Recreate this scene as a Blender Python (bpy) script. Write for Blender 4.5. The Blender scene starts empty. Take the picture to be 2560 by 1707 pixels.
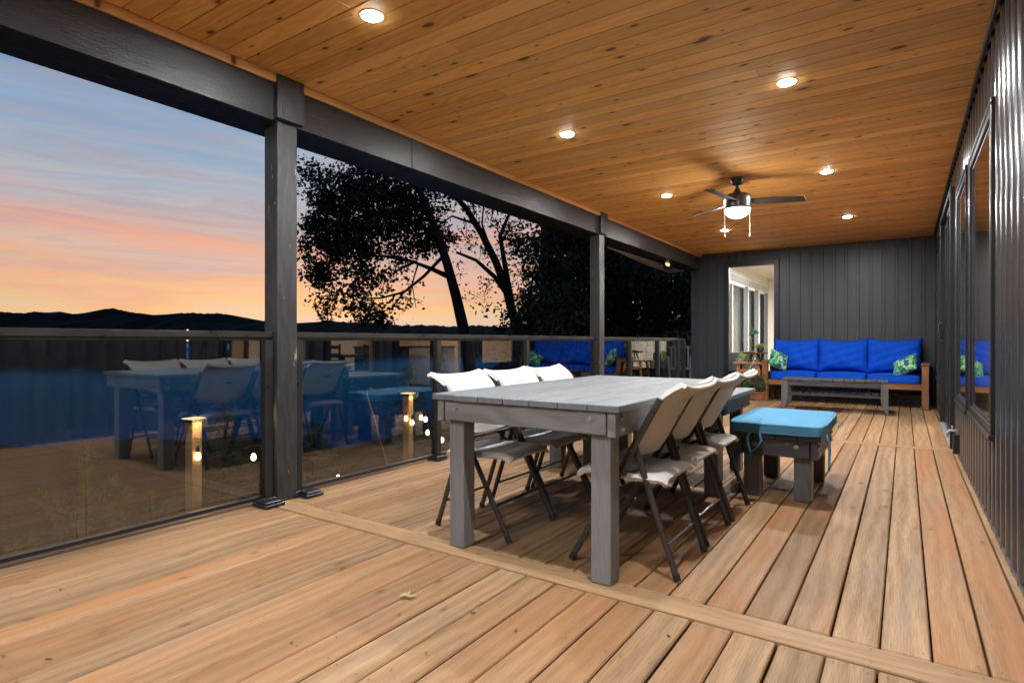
import bpy, bmesh, math, random
from mathutils import Vector, Matrix
R = math.radians
rnd = random.Random(7)
sc = bpy.context.scene
C = sc.collection

# ------------------------------------------------------------------ camera
H = 1.02                      # eye height above the deck
YAW = math.atan2(982, 1444.6)
cam = bpy.data.cameras.new('camera')
cam.sensor_width = 36.0
cam.lens = 1444.6 / 2560 * 36
cam.clip_start = 0.02
cam.clip_end = 6000
co = bpy.data.objects.new('camera', cam)
C.objects.link(co)
co.location = (0, 0, H)
co.rotation_euler = (R(90), 0, YAW)
sc.camera = co

# ------------------------------------------------------------------ render look
sc.render.engine = 'CYCLES'
cy = sc.cycles
cy.use_denoising = True
cy.denoising_prefilter = 'ACCURATE'
cy.max_bounces = 6
cy.use_adaptive_sampling = True
cy.adaptive_threshold = 0.02
cy.diffuse_bounces = 3
cy.glossy_bounces = 4
cy.transparent_max_bounces = 24
cy.caustics_reflective = False
cy.caustics_refractive = False
cy.sample_clamp_indirect = 3.0
vs = sc.view_settings
vs.view_transform = 'Standard'
vs.look = 'None'
vs.exposure = 0.38
vs.gamma = 1.0
vs.use_curve_mapping = False


# ------------------------------------------------------------------ node helpers
def nd(t, typ, ins=None, **props):
    n = t.nodes.new(typ)
    for k, v in props.items():
        setattr(n, k, v)
    for k, v in (ins or {}).items():
        s = n.inputs[k]
        if isinstance(v, bpy.types.NodeSocket):
            t.links.new(v, s)
        else:
            s.default_value = v
    return n


def math_(t, op, a, b=0.0, c=0.0, clamp=False):
    return nd(t, 'ShaderNodeMath', {0: a, 1: b, 2: c}, operation=op, use_clamp=clamp).outputs[0]


def mixc(t, fac, a, b, blend='MIX'):
    return nd(t, 'ShaderNodeMix', {0: fac, 6: a, 7: b}, data_type='RGBA', blend_type=blend).outputs[2]


def ramp(t, fac, stops, interp='LINEAR'):
    n = nd(t, 'ShaderNodeValToRGB', {0: fac})
    cr = n.color_ramp
    cr.interpolation = interp
    while len(cr.elements) < len(stops):
        cr.elements.new(0.5)
    for e, (p, c) in zip(cr.elements, stops):
        e.position = p
        e.color = (c[0], c[1], c[2], 1) if not isinstance(c, (int, float)) else (c, c, c, 1)
    return n.outputs[0]


def vmul(t, v, s):
    return nd(t, 'ShaderNodeVectorMath', {0: v, 1: s}, operation='MULTIPLY').outputs[0]


def vadd(t, v, s):
    return nd(t, 'ShaderNodeVectorMath', {0: v, 1: s}, operation='ADD').outputs[0]


def c4(c):
    return (c[0], c[1], c[2], 1)


# ------------------------------------------------------------------ world: dusk sky
w = bpy.data.worlds.new('World')
sc.world = w
w.use_nodes = True
wt = w.node_tree
wt.nodes.clear()
g = nd(wt, 'ShaderNodeTexCoord').outputs['Generated']
sep = nd(wt, 'ShaderNodeSeparateXYZ', {0: g})
zz = sep.outputs[2]
cl1 = nd(wt, 'ShaderNodeTexNoise', {'Vector': vmul(wt, g, (1.2, 1.2, 11)), 'Scale': 2.2, 'Detail': 7.0, 'Roughness': 0.55, 'Distortion': 0.4}).outputs[0]
cl2 = nd(wt, 'ShaderNodeTexNoise', {'Vector': vmul(wt, g, (3, 3, 42)), 'Scale': 1.6, 'Detail': 6.0, 'Roughness': 0.6, 'Distortion': 0.6}).outputs[0]
hz = math_(wt, 'ADD', zz, math_(wt, 'MULTIPLY', math_(wt, 'SUBTRACT', cl1, 0.5), 0.20))
hz = math_(wt, 'ADD', hz, math_(wt, 'MULTIPLY', math_(wt, 'SUBTRACT', cl2, 0.5), 0.05))
skyc = ramp(wt, hz, [(0.0, (.50, .50, .46)), (0.022, (.64, .55, .43)), (0.055, (.79, .52, .28)), (0.085, (.80, .42, .26)),
                     (0.125, (.66, .45, .38)), (0.155, (.80, .37, .26)), (0.19, (.57, .40, .39)), (0.235, (.40, .45, .52)),
                     (0.29, (.25, .39, .56)), (0.40, (.15, .27, .49)), (0.7, (.07, .13, .27)), (1.0, (.04, .08, .18))])
# thin high streaks of pink-grey cloud
st = ramp(wt, cl2, [(0.46, 0.0), (0.68, 1.0)])
band = math_(wt, 'MULTIPLY', ramp(wt, zz, [(0.02, 0.0), (0.12, 1.0), (0.25, .8), (0.45, 0.15)]), 0.28)
skyc = mixc(wt, math_(wt, 'MULTIPLY', st, band), skyc, (.66, .50, .49, 1))
cl3 = nd(wt, 'ShaderNodeTexNoise', {'Vector': vadd(wt, vmul(wt, g, (1.0, 1.0, 13)), (4.2, 1.7, 9.1)), 'Scale': 2.6, 'Detail': 8.0, 'Roughness': 0.6, 'Distortion': 0.8}).outputs[0]
m3 = math_(wt, 'MULTIPLY', ramp(wt, cl3, [(0.47, 0.0), (0.62, 1.0)]), ramp(wt, zz, [(0.05, 0.0), (0.13, .55), (0.24, .75), (0.42, 0.25), (.7, 0.0)]))
skyc = mixc(wt, m3, skyc, (.37, .345, .42, 1))
# afterglow is strongest over the lake; the sky falls off to a plain dusk blue on the far side
sund = Vector((-0.80, 0.60, 0.0)).normalized()
dotn = nd(wt, 'ShaderNodeVectorMath', {0: g, 1: tuple(sund)}, operation='DOT_PRODUCT').outputs['Value']
az = nd(wt, 'ShaderNodeMapRange', {0: dotn, 1: -0.6, 2: 0.55}).outputs[0]
dusk = ramp(wt, zz, [(0.0, (.16, .20, .30)), (0.3, (.10, .16, .30)), (1.0, (.04, .08, .18))])
skyc = mixc(wt, az, dusk, skyc)
nish = nd(wt, 'ShaderNodeTexSky', sky_type='NISHITA', sun_disc=False, sun_elevation=R(0.5), sun_rotation=math.atan2(sund.x, sund.y))
bg1 = nd(wt, 'ShaderNodeBackground', {0: skyc, 1: 0.74}).outputs[0]
bg2 = nd(wt, 'ShaderNodeBackground', {0: nish.outputs[0], 1: 0.02}).outputs[0]
add = nd(wt, 'ShaderNodeAddShader', {0: bg1, 1: bg2}).outputs[0]
nd(wt, 'ShaderNodeOutputWorld', {0: add})

# last trace of the set sun, grazing in over the lake
sl = bpy.data.lights.new('sun', 'SUN')
sl.energy = 0.008
sl.angle = R(30)
sl.color = (1, .72, .5)
so = bpy.data.objects.new('sun', sl)
C.objects.link(so)
so.rotation_euler = Vector((-sund.x, -sund.y, -0.03)).to_track_quat('-Z', 'Y').to_euler()


# ------------------------------------------------------------------ materials
def newmat(name):
    m = bpy.data.materials.new(name)
    m.use_nodes = True
    t = m.node_tree
    t.nodes.clear()
    return m, t


def finish(t, sh):
    nd(t, 'ShaderNodeOutputMaterial', {0: sh})


def princ(t, **k):
    ins = {}
    for a, b in k.items():
        ins[a.replace('_', ' ')] = b
    return nd(t, 'ShaderNodeBsdfPrincipled', ins).outputs[0]


def plain(name, col, rough=0.5, metal=0.0, var=0.12, scale=8.0, bump=0.0, bscale=60.0, spec=0.5, rvar=0.1, stretch=(1, 1, 1)):
    m, t = newmat(name)
    tc = nd(t, 'ShaderNodeTexCoord').outputs['Object']
    v = vmul(t, tc, stretch)
    n = nd(t, 'ShaderNodeTexNoise', {'Vector': v, 'Scale': scale, 'Detail': 5.0, 'Roughness': 0.6}).outputs[0]
    lo = tuple(max(0, c * (1 - var)) for c in col)
    hi = tuple(min(1, c * (1 + var)) for c in col)
    colr = ramp(t, n, [(0.3, lo), (0.7, hi)])
    ro = nd(t, 'ShaderNodeMapRange', {0: n, 1: 0.3, 2: 0.7, 3: max(0.02, rough - rvar), 4: min(1, rough + rvar)}).outputs[0]
    k = dict(Base_Color=colr, Roughness=ro, Metallic=metal, Specular_IOR_Level=spec)
    if bump:
        bn = nd(t, 'ShaderNodeTexNoise', {'Vector': v, 'Scale': bscale, 'Detail': 4.0}).outputs[0]
        k['Normal'] = nd(t, 'ShaderNodeBump', {'Strength': bump, 'Distance': 0.01, 'Height': bn}).outputs[0]
    finish(t, princ(t, **k))
    return m


def wood(name, dark, light, alt, long='Y', rough=0.6, bump=0.25, knots=0.0, knot_col=(.05, .02, .008), var=0.25, spec=0.3,
         alt_amt=0.8, fine=1.0, ring=0.5, kscale=1.0, wear=None, grey=None, wamp=52.0, lines=0.15):
    """grain runs along the object's local `long` axis; each object gets its own piece of the grain"""
    m, t = newmat(name)
    tc = nd(t, 'ShaderNodeTexCoord').outputs['Object']
    rn = nd(t, 'ShaderNodeObjectInfo').outputs['Random']
    off = nd(t, 'ShaderNodeCombineXYZ', {0: math_(t, 'MULTIPLY', rn, 37.3), 1: math_(t, 'MULTIPLY', rn, 91.7), 2: math_(t, 'MULTIPLY', rn, 13.1)}).outputs[0]
    v = vadd(t, tc, off)

    def ax(l, a):
        return {'X': (l, a, a), 'Y': (a, l, a), 'Z': (a, a, l)}[long]
    low = nd(t, 'ShaderNodeTexNoise', {'Vector': vmul(t, v, ax(0.7, 5)), 'Scale': 1.0, 'Detail': 3.0}).outputs[0]
    warp = nd(t, 'ShaderNodeTexNoise', {'Vector': vmul(t, v, ax(1.1, 4)), 'Scale': 1.0, 'Detail': 2.0}).outputs[0]
    sp = nd(t, 'ShaderNodeSeparateXYZ', {0: v})
    acr = {'X': 1, 'Y': 0, 'Z': 0}[long]
    ph = math_(t, 'ADD', math_(t, 'MULTIPLY', sp.outputs[acr], 95.0), math_(t, 'MULTIPLY', warp, wamp))
    rings = math_(t, 'MULTIPLY_ADD', math_(t, 'SINE', ph), 0.5, 0.5)
    fi = nd(t, 'ShaderNodeTexNoise', {'Vector': vmul(t, v, ax(9.0, 190)), 'Scale': 1.0, 'Detail': 6.0, 'Roughness': 0.7}).outputs[0]
    fac = math_(t, 'ADD', math_(t, 'MULTIPLY', rings, 0.30 * ring), math_(t, 'MULTIPLY', fi, 0.75 * fine))
    fac = math_(t, 'ADD', fac, math_(t, 'MULTIPLY', low, 0.55))
    fac = math_(t, 'MULTIPLY', fac, 1.0 / (0.15 * ring + 0.375 * fine + 0.275) * 0.5)
    col = ramp(t, fac, [(0.34, dark), (0.66, light)])
    gl_ = nd(t, 'ShaderNodeTexNoise', {'Vector': vmul(t, v, ax(6.5, 300)), 'Scale': 1.0, 'Detail': 3.0, 'Roughness': 0.6}).outputs[0]
    lines_ = math_(t, 'MULTIPLY', ramp(t, gl_, [(0.53, 0.0), (0.62, 1.0)]), lines)
    col = mixc(t, lines_, col, c4(tuple(a * .55 for a in dark)))
    r2 = math_(t, 'FRACT', math_(t, 'MULTIPLY', rn, 7.77))
    r3 = math_(t, 'FRACT', math_(t, 'MULTIPLY', rn, 23.13))
    blot = nd(t, 'ShaderNodeTexNoise', {'Vector': vmul(t, v, ax(1.0, 7)), 'Scale': 1.0, 'Detail': 4.0}).outputs[0]
    am = math_(t, 'MULTIPLY', math_(t, 'POWER', r2, 2.0), ramp(t, blot, [(0.35, 0.25), (0.65, 1.0)]))
    col = mixc(t, math_(t, 'MULTIPLY', am, alt_amt), col, c4(alt))
    if grey:
        b2 = nd(t, 'ShaderNodeTexNoise', {'Vector': vmul(t, v, ax(0.9, 9)), 'Scale': 1.3, 'Detail': 5.0, 'Roughness': .7}).outputs[0]
        gm = math_(t, 'MULTIPLY', ramp(t, b2, [(0.5, 0.0), (0.72, 1.0)]), math_(t, 'MULTIPLY_ADD', r3, 0.6, 0.05))
        col = mixc(t, gm, col, c4(grey))
    val = math_(t, 'MULTIPLY_ADD', r3, var, 1 - var / 2)
    col = mixc(t, 1.0, col, nd(t, 'ShaderNodeCombineColor', {0: val, 1: val, 2: val}).outputs[0], 'MULTIPLY')
    hgt = fac
    if knots:
        kv = vmul(t, v, ax(2.5 * kscale, 5.6 * kscale))
        vo = nd(t, 'ShaderNodeTexVoronoi', {'Vector': kv, 'Scale': 1.0, 'Randomness': 1.0}, voronoi_dimensions='2D' if long in 'XY' else '3D')
        kr = nd(t, 'ShaderNodeSeparateColor', {0: vo.outputs['Color']}).outputs[0]
        dn = math_(t, 'ADD', vo.outputs['Distance'], math_(t, 'MULTIPLY', math_(t, 'SUBTRACT', fi, 0.5), 0.03))
        dn = math_(t, 'DIVIDE', dn, math_(t, 'MULTIPLY_ADD', math_(t, 'POWER', kr, 2.6), 0.62 * knots, 0.16))
        km = ramp(t, dn, [(0.06, 1.0), (0.10, 0.75), (0.15, 0.0)])
        halo = ramp(t, dn, [(0.10, 1.0), (0.36, 0.0)])
        col = mixc(t, math_(t, 'MULTIPLY', halo, 0.45), col, c4(tuple(a * .75 for a in dark)))
        col = mixc(t, math_(t, 'MULTIPLY', km, 0.9), col, c4(knot_col))
    if wear:
        wn = nd(t, 'ShaderNodeTexNoise', {'Vector': vmul(t, v, ax(6, 22)), 'Scale': 1.0, 'Detail': 6.0, 'Roughness': .7}).outputs[0]
        wm = ramp(t, wn, [(0.665, 0.0), (0.68, 1.0)])
        col = mixc(t, wm, col, c4(wear))
    ro = nd(t, 'ShaderNodeMapRange', {0: fac, 1: 0.3, 2: 0.7, 3: rough + 0.1, 4: rough - 0.08}).outputs[0]
    k = dict(Base_Color=col, Roughness=ro, Specular_IOR_Level=spec)
    k['Normal'] = nd(t, 'ShaderNodeBump', {'Strength': bump, 'Distance': 0.004, 'Height': hgt}).outputs[0]
    finish(t, princ(t, **k))
    return m


def glassmat(name, tint, f0=0.045, rough=0.0):
    """flat pane: straight-through transmission with a tint plus Schlick mirror reflection on each face"""
    m, t = newmat(name)
    ge = nd(t, 'ShaderNodeNewGeometry')
    d = nd(t, 'ShaderNodeVectorMath', {0: ge.outputs['Incoming'], 1: ge.outputs['Normal']}, operation='DOT_PRODUCT').outputs['Value']
    d = math_(t, 'ABSOLUTE', d)
    p = math_(t, 'POWER', math_(t, 'SUBTRACT', 1.0, d, clamp=True), 5.0)
    f = math_(t, 'MULTIPLY_ADD', p, 1 - f0, f0, clamp=True)
    tr = nd(t, 'ShaderNodeBsdfTransparent', {0: c4(tint)}).outputs[0]
    gl = nd(t, 'ShaderNodeBsdfGlossy', {0: (1, 1, 1, 1), 'Roughness': rough}).outputs[0]
    finish(t, nd(t, 'ShaderNodeMixShader', {0: f, 1: tr, 2: gl}).outputs[0])
    return m


def emit(name, col, strength):
    m, t = newmat(name)
    finish(t, nd(t, 'ShaderNodeEmission', {0: c4(col), 1: strength}).outputs[0])
    return m


def leafmat(name, c1, c2, trans=0.25, rough=0.6):
    m, t = newmat(name)
    ge = nd(t, 'ShaderNodeNewGeometry')
    n = nd(t, 'ShaderNodeTexNoise', {'Vector': nd(t, 'ShaderNodeTexCoord').outputs['Object'], 'Scale': 3.0, 'Detail': 3.0}).outputs[0]
    f = math_(t, 'ADD', math_(t, 'MULTIPLY', ge.outputs['Random Per Island'], 0.6), math_(t, 'MULTIPLY', n, 0.4))
    col = ramp(t, f, [(0.2, c1), (0.8, c2)])
    a = princ(t, Base_Color=col, Roughness=rough, Specular_IOR_Level=0.3)
    b = nd(t, 'ShaderNodeBsdfTranslucent', {0: col}).outputs[0]
    finish(t, nd(t, 'ShaderNodeMixShader', {0: trans, 1: a, 2: b}).outputs[0])
    return m


M = {}
M['deck'] = wood('deck_wood', (.185, .103, .046), (.40, .252, .132), (.325, .138, .053), 'Y', rough=.58, bump=.4, knots=.16, knot_col=(.13, .07, .04), var=.34, ring=.6, wamp=17.0, fine=1.1, lines=.38, grey=(.19, .15, .125), kscale=.5)
M['deckx'] = wood('deck_wood_cross', (.25, .147, .070), (.42, .27, .145), (.36, .19, .09), 'X', lines=.4, rough=.62, bump=.3, knots=.12, knot_col=(.15, .08, .04), var=.1, ring=.5)
M['ceil'] = wood('ceiling_cedar', (.69, .315, .080), (.94, .545, .175), (.92, .57, .23), 'X', lines=.12, rough=.55, bump=.1, knots=1.25, knot_col=(.10, .035, .01), var=.30, ring=.45, fine=.8, spec=.3, kscale=1.0)
M['trim'] = wood('cedar_trim', (.50, .24, .07), (.74, .42, .16), (.66, .36, .14), 'Y', rough=.5, bump=.1, knots=.7, var=.1)
M['beam'] = wood('black_stained_timber', (.010, .011, .012), (.036, .038, .041), (.024, .024, .026), 'Y', lines=.5, rough=.34, bump=.9, knots=.0, var=.15, spec=.5)
M['post'] = wood('black_stained_post', (.015, .015, .016), (.050, .051, .053), (.034, .034, .034), 'Z', lines=.6, rough=.40, bump=1.0, knots=.0, var=.1, spec=.5, wear=(.30, .26, .20))
M['greyt'] = wood('grey_painted_top', (.108, .122, .133), (.168, .185, .197), (.165, .178, .187), 'Y', rough=.5, bump=.35, var=.08, ring=.6, alt_amt=.3)
M['greyx'] = wood('grey_painted_apron', (.165, .171, .173), (.25, .256, .256), (.22, .22, .22), 'X', lines=.3, rough=.5, bump=.6, var=.08, ring=1.2, wear=(.55, .36, .16), alt_amt=.3)
M['greyy'] = wood('grey_painted_side', (.165, .171, .173), (.25, .256, .256), (.29, .29, .29), 'Y', rough=.5, bump=.6, var=.08, ring=1.2, wear=(.55, .36, .16), alt_amt=.3)
M['greyz'] = wood('grey_painted_leg', (.165, .170, .173), (.235, .241, .244), (.21, .21, .21), 'Z', lines=.35, rough=.5, bump=.5, var=.08, ring=.4, wear=(.55, .38, .18), alt_amt=.3)
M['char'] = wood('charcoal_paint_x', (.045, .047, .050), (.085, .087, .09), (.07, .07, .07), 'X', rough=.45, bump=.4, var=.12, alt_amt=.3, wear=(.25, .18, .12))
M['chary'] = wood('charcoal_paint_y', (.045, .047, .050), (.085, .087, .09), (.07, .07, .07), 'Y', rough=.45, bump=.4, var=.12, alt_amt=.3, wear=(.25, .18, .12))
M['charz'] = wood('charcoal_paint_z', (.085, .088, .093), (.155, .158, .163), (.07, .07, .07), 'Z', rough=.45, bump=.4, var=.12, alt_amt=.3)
M['raw'] = wood('bare_fir_edge', (.22, .13, .07), (.40, .26, .15), (.3, .2, .12), 'Z', rough=.6, bump=.4, var=.1)
M['sofaz'] = wood('brown_stained_leg', (.15, .062, .022), (.30, .135, .055), (.22, .09, .035), 'Z', rough=.5, bump=.25, var=.12, knots=.4)
M['sofax'] = wood('brown_stained_rail', (.14, .06, .022), (.27, .125, .052), (.22, .09, .035), 'X', rough=.5, bump=.25, var=.12)
M['sofay'] = wood('brown_stained_arm', (.11, .055, .025), (.20, .11, .055), (.16, .09, .05), 'Y', rough=.5, bump=.25, var=.12)
M['teak'] = wood('orange_stained_teak', (.30, .105, .03), (.50, .20, .07), (.4, .15, .05), 'X', rough=.45, bump=.15, var=.12)
M['walnut'] = wood('dark_walnut', (.06, .028, .012), (.14, .07, .03), (.1, .05, .02), 'X', rough=.4, bump=.1, var=.1)
M['gpost'] = wood('garden_post_wood', (.36, .20, .09), (.62, .40, .21), (.5, .3, .15), 'Z', rough=.6, bump=.3, knots=.5, var=.1)
M['corr'] = plain('dark_corrugated_steel', (.095, .098, .105), .22, .65, .05, 3, .02, 30, .5, .03, (1, 1, .3))
M['bb'] = plain('charcoal_steel_cladding', (.038, .044, .055), .40, .1, .05, 2, .03, 50, .45, .02, (1, 1, .2))
M['frame'] = plain('black_window_frame', (.012, .013, .016), .38, .1, .03, 6, 0, 1, .5, .01)
M['framel'] = plain('satin_frame_lip', (.10, .105, .12), .32, .5, .03, 6, 0, 1, .5, .01)
M['railm'] = plain('bronze_black_aluminium', (.030, .029, .028), .36, .35, .12, 9, .02, 80)
M['plastic'] = plain('almond_plastic', (.60, .585, .54), .42, 0, .03, 40, .06, 420, .45, .04)
M['tube'] = plain('bronze_grey_tube', (.060, .054, .048), .34, .45, .1, 12, .03, 150)
M['foot'] = plain('black_rubber', (.012, .012, .012), .6, 0, .1, 20)
M['bolt'] = plain('painted_bolt', (.30, .30, .30), .4, .3, .1, 40)
M['boltd'] = plain('dark_steel_bolt', (.05, .055, .06), .4, .7, .1, 40)
M['royal'] = plain('royal_blue_canvas', (.003, .072, .54), .85, 0, .10, 5, .35, 900, .15, .03)
M['teal'] = plain('sky_blue_canvas', (.090, .265, .43), .85, 0, .06, 6, .35, 900, .15, .03)
M['tealp'] = plain('blue_piping', (.10, .30, .43), .85, 0, .06, 6)
M['fanm'] = plain('oil_bronze_metal', (.09, .082, .075), .33, .6, .08, 10)
M['fanb'] = wood('fan_blade_dark', (.03, .03, .032), (.055, .055, .057), (.04, .04, .04), 'X', rough=.4, bump=.1, var=.1)
M['whitep'] = plain('white_paint', (.78, .77, .74), .55, 0, .04, 5)
M['cream'] = plain('cream_wall_paint', (.80, .77, .69), .7, 0, .03, 2)
M['tan'] = plain('tan_wall_paint', (.55, .42, .30), .7, 0, .05, 2)
M['brass'] = plain('brass', (.62, .42, .14), .28, 1.0, .08, 20)
M['grn'] = plain('green_pleated_shade', (.035, .12, .055), .6, 0, .1, 20)
M['grey_f'] = plain('grey_upholstery', (.13, .14, .145), .9, 0, .1, 20, .3, 600)
M['lime'] = plain('lime_card', (.42, .58, .05), .5, 0, .05, 20)
M['card'] = plain('grey_card', (.35, .36, .38), .5, 0, .1, 20)
M['terra'] = plain('terracotta', (.30, .12, .06), .75, 0, .15, 15, .2, 60)
M['potd'] = plain('dark_blue_pot', (.02, .03, .045), .3, 0, .1, 20)
M['soil'] = plain('soil', (.03, .02, .013), .9, 0, .3, 40, .6, 80)
M['cordw'] = plain('white_cord', (.62, .60, .56), .5, 0, .05, 30)
M['wire'] = plain('black_wire', (.012, .012, .012), .5, 0, .1, 30)
M['alum'] = plain('pale_aluminium', (.45, .46, .48), .4, .5, .1, 15)
M['soffit'] = plain('pale_soffit', (.45, .46, .50), .6, 0, .12, 8)
M['darkfl'] = plain('dark_interior_wood', (.035, .022, .015), .4, 0, .2, 8)
M['slate'] = plain('dark_counter', (.03, .034, .04), .25, 0, .1, 20)
M['copper'] = plain('copper_pan', (.55, .25, .14), .3, 1, .1, 20)
M['maple'] = wood('floor_maple', (.30, .18, .09), (.48, .32, .17), (.4, .25, .13), 'Y', rough=.4, bump=.1, var=.2)
M['glass'] = glassmat('railing_glass', (.68, .70, .71), .135)
M['wglass'] = glassmat('window_glass', (.93, .95, .95), .05)
M['led'] = emit('lit_led_lens', (1, .985, .96), 100.0)
M['globe'] = emit('lit_opal_glass', (1, .91, .77), 5.0)
M['bulb'] = emit('lit_filament_bulb', (1, .66, .30), 22.0)
M['capled'] = emit('lit_cap_led', (1, .70, .32), 2.6)
M['flood'] = emit('lit_flood_lens', (1, .55, .25), 1.6)
M['shorel'] = emit('lit_shore_lamp', (1, .75, .45), 5.0)
M['lampl'] = emit('lit_room_lamp', (1, .86, .66), 6.0)
M['bark'] = plain('dark_bark', (.030, .024, .019), .9, 0, .3, 8, .8, 20, .2, .05, (1, 1, .3))
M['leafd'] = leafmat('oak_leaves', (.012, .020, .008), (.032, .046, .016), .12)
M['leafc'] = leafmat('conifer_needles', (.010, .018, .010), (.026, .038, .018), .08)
M['pine'] = leafmat('young_pine_needles', (.16, .19, .045), (.34, .38, .10), .3)
M['spruce'] = leafmat('blue_spruce_needles', (.03, .055, .04), (.07, .11, .075), .15)
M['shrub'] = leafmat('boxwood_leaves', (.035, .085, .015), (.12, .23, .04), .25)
M['succ'] = leafmat('pale_succulent', (.22, .34, .12), (.45, .58, .25), .25)
M['dry'] = plain('dry_husk', (.42, .34, .20), .8, 0, .3, 60)
M['dryo'] = plain('orange_leaf_scrap', (.45, .20, .04), .8, 0, .3, 60)

# leaf-print cushion cover
m, t = newmat('leaf_print_fabric')
tc = nd(t, 'ShaderNodeTexCoord').outputs['Object']
nz = nd(t, 'ShaderNodeTexNoise', {'Vector': tc, 'Scale': 5.0, 'Detail': 2.0})
dv = vadd(t, tc, vmul(t, nz.outputs['Color'], (.16, .16, .16)))
wv = nd(t, 'ShaderNodeTexWave', {'Vector': dv, 'Scale': 14.0, 'Distortion': 9.0, 'Detail': 2.0, 'Detail Scale': 2.0}).outputs['Fac']
vo = nd(t, 'ShaderNodeTexVoronoi', {'Vector': vmul(t, dv, (26, 26, 26)), 'Scale': 1.0}).outputs['Color']
vs_ = nd(t, 'ShaderNodeSeparateColor', {0: vo}).outputs[0]
pc = ramp(t, vs_, [(0.0, (.02, .06, .12)), (0.25, (.05, .33, .12)), (0.42, (.32, .68, .52)), (0.6, (.10, .45, .12)), (0.75, (.52, .72, .18)), (0.88, (.55, .82, .78))], 'CONSTANT')
pc = mixc(t, ramp(t, wv, [(0.45, 0.0), (0.6, .75)]), pc, (.02, .10, .11, 1))
finish(t, princ(t, Base_Color=pc, Roughness=.8, Specular_IOR_Level=.2))
M['print'] = m

# lawn, lake, hills
m, t = newmat('dusk_lawn')
tc = nd(t, 'ShaderNodeTexCoord').outputs['Object']
n1 = nd(t, 'ShaderNodeTexNoise', {'Vector': tc, 'Scale': 0.5, 'Detail': 6.0}).outputs[0]
n2 = nd(t, 'ShaderNodeTexNoise', {'Vector': tc, 'Scale': 26.0, 'Detail': 6.0, 'Roughness': .8}).outputs[0]
cc = mixc(t, 0.6, ramp(t, n1, [(0.35, (.013, .017, .006)), (0.65, (.025, .023, .010))]), ramp(t, n2, [(0.3, (.006, .008, .003)), (0.7, (.042, .042, .018))]))
finish(t, princ(t, Base_Color=cc, Roughness=.9, Specular_IOR_Level=.1, Normal=nd(t, 'ShaderNodeBump', {'Strength': .8, 'Distance': .05, 'Height': n2}).outputs[0]))
M['lawn'] = m
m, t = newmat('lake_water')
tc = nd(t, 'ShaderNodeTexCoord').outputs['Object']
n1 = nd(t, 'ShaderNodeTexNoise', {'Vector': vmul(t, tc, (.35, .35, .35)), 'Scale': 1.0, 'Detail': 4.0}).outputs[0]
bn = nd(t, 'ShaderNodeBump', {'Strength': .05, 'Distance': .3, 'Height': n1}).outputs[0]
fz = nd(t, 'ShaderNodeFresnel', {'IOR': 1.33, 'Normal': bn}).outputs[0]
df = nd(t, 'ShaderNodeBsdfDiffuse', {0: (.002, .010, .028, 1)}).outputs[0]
gl = nd(t, 'ShaderNodeBsdfGlossy', {0: (.012, .16, .64, 1), 'Roughness': .04, 'Normal': bn}).outputs[0]  # blue of the mirrored sky put into the gloss colour
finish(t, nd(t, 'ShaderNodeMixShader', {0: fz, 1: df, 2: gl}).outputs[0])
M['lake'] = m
M['hill'] = plain('wooded_hill', (.012, .015, .014), 1.0, 0, .35, .02, 0, 1, .05, 0)


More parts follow.
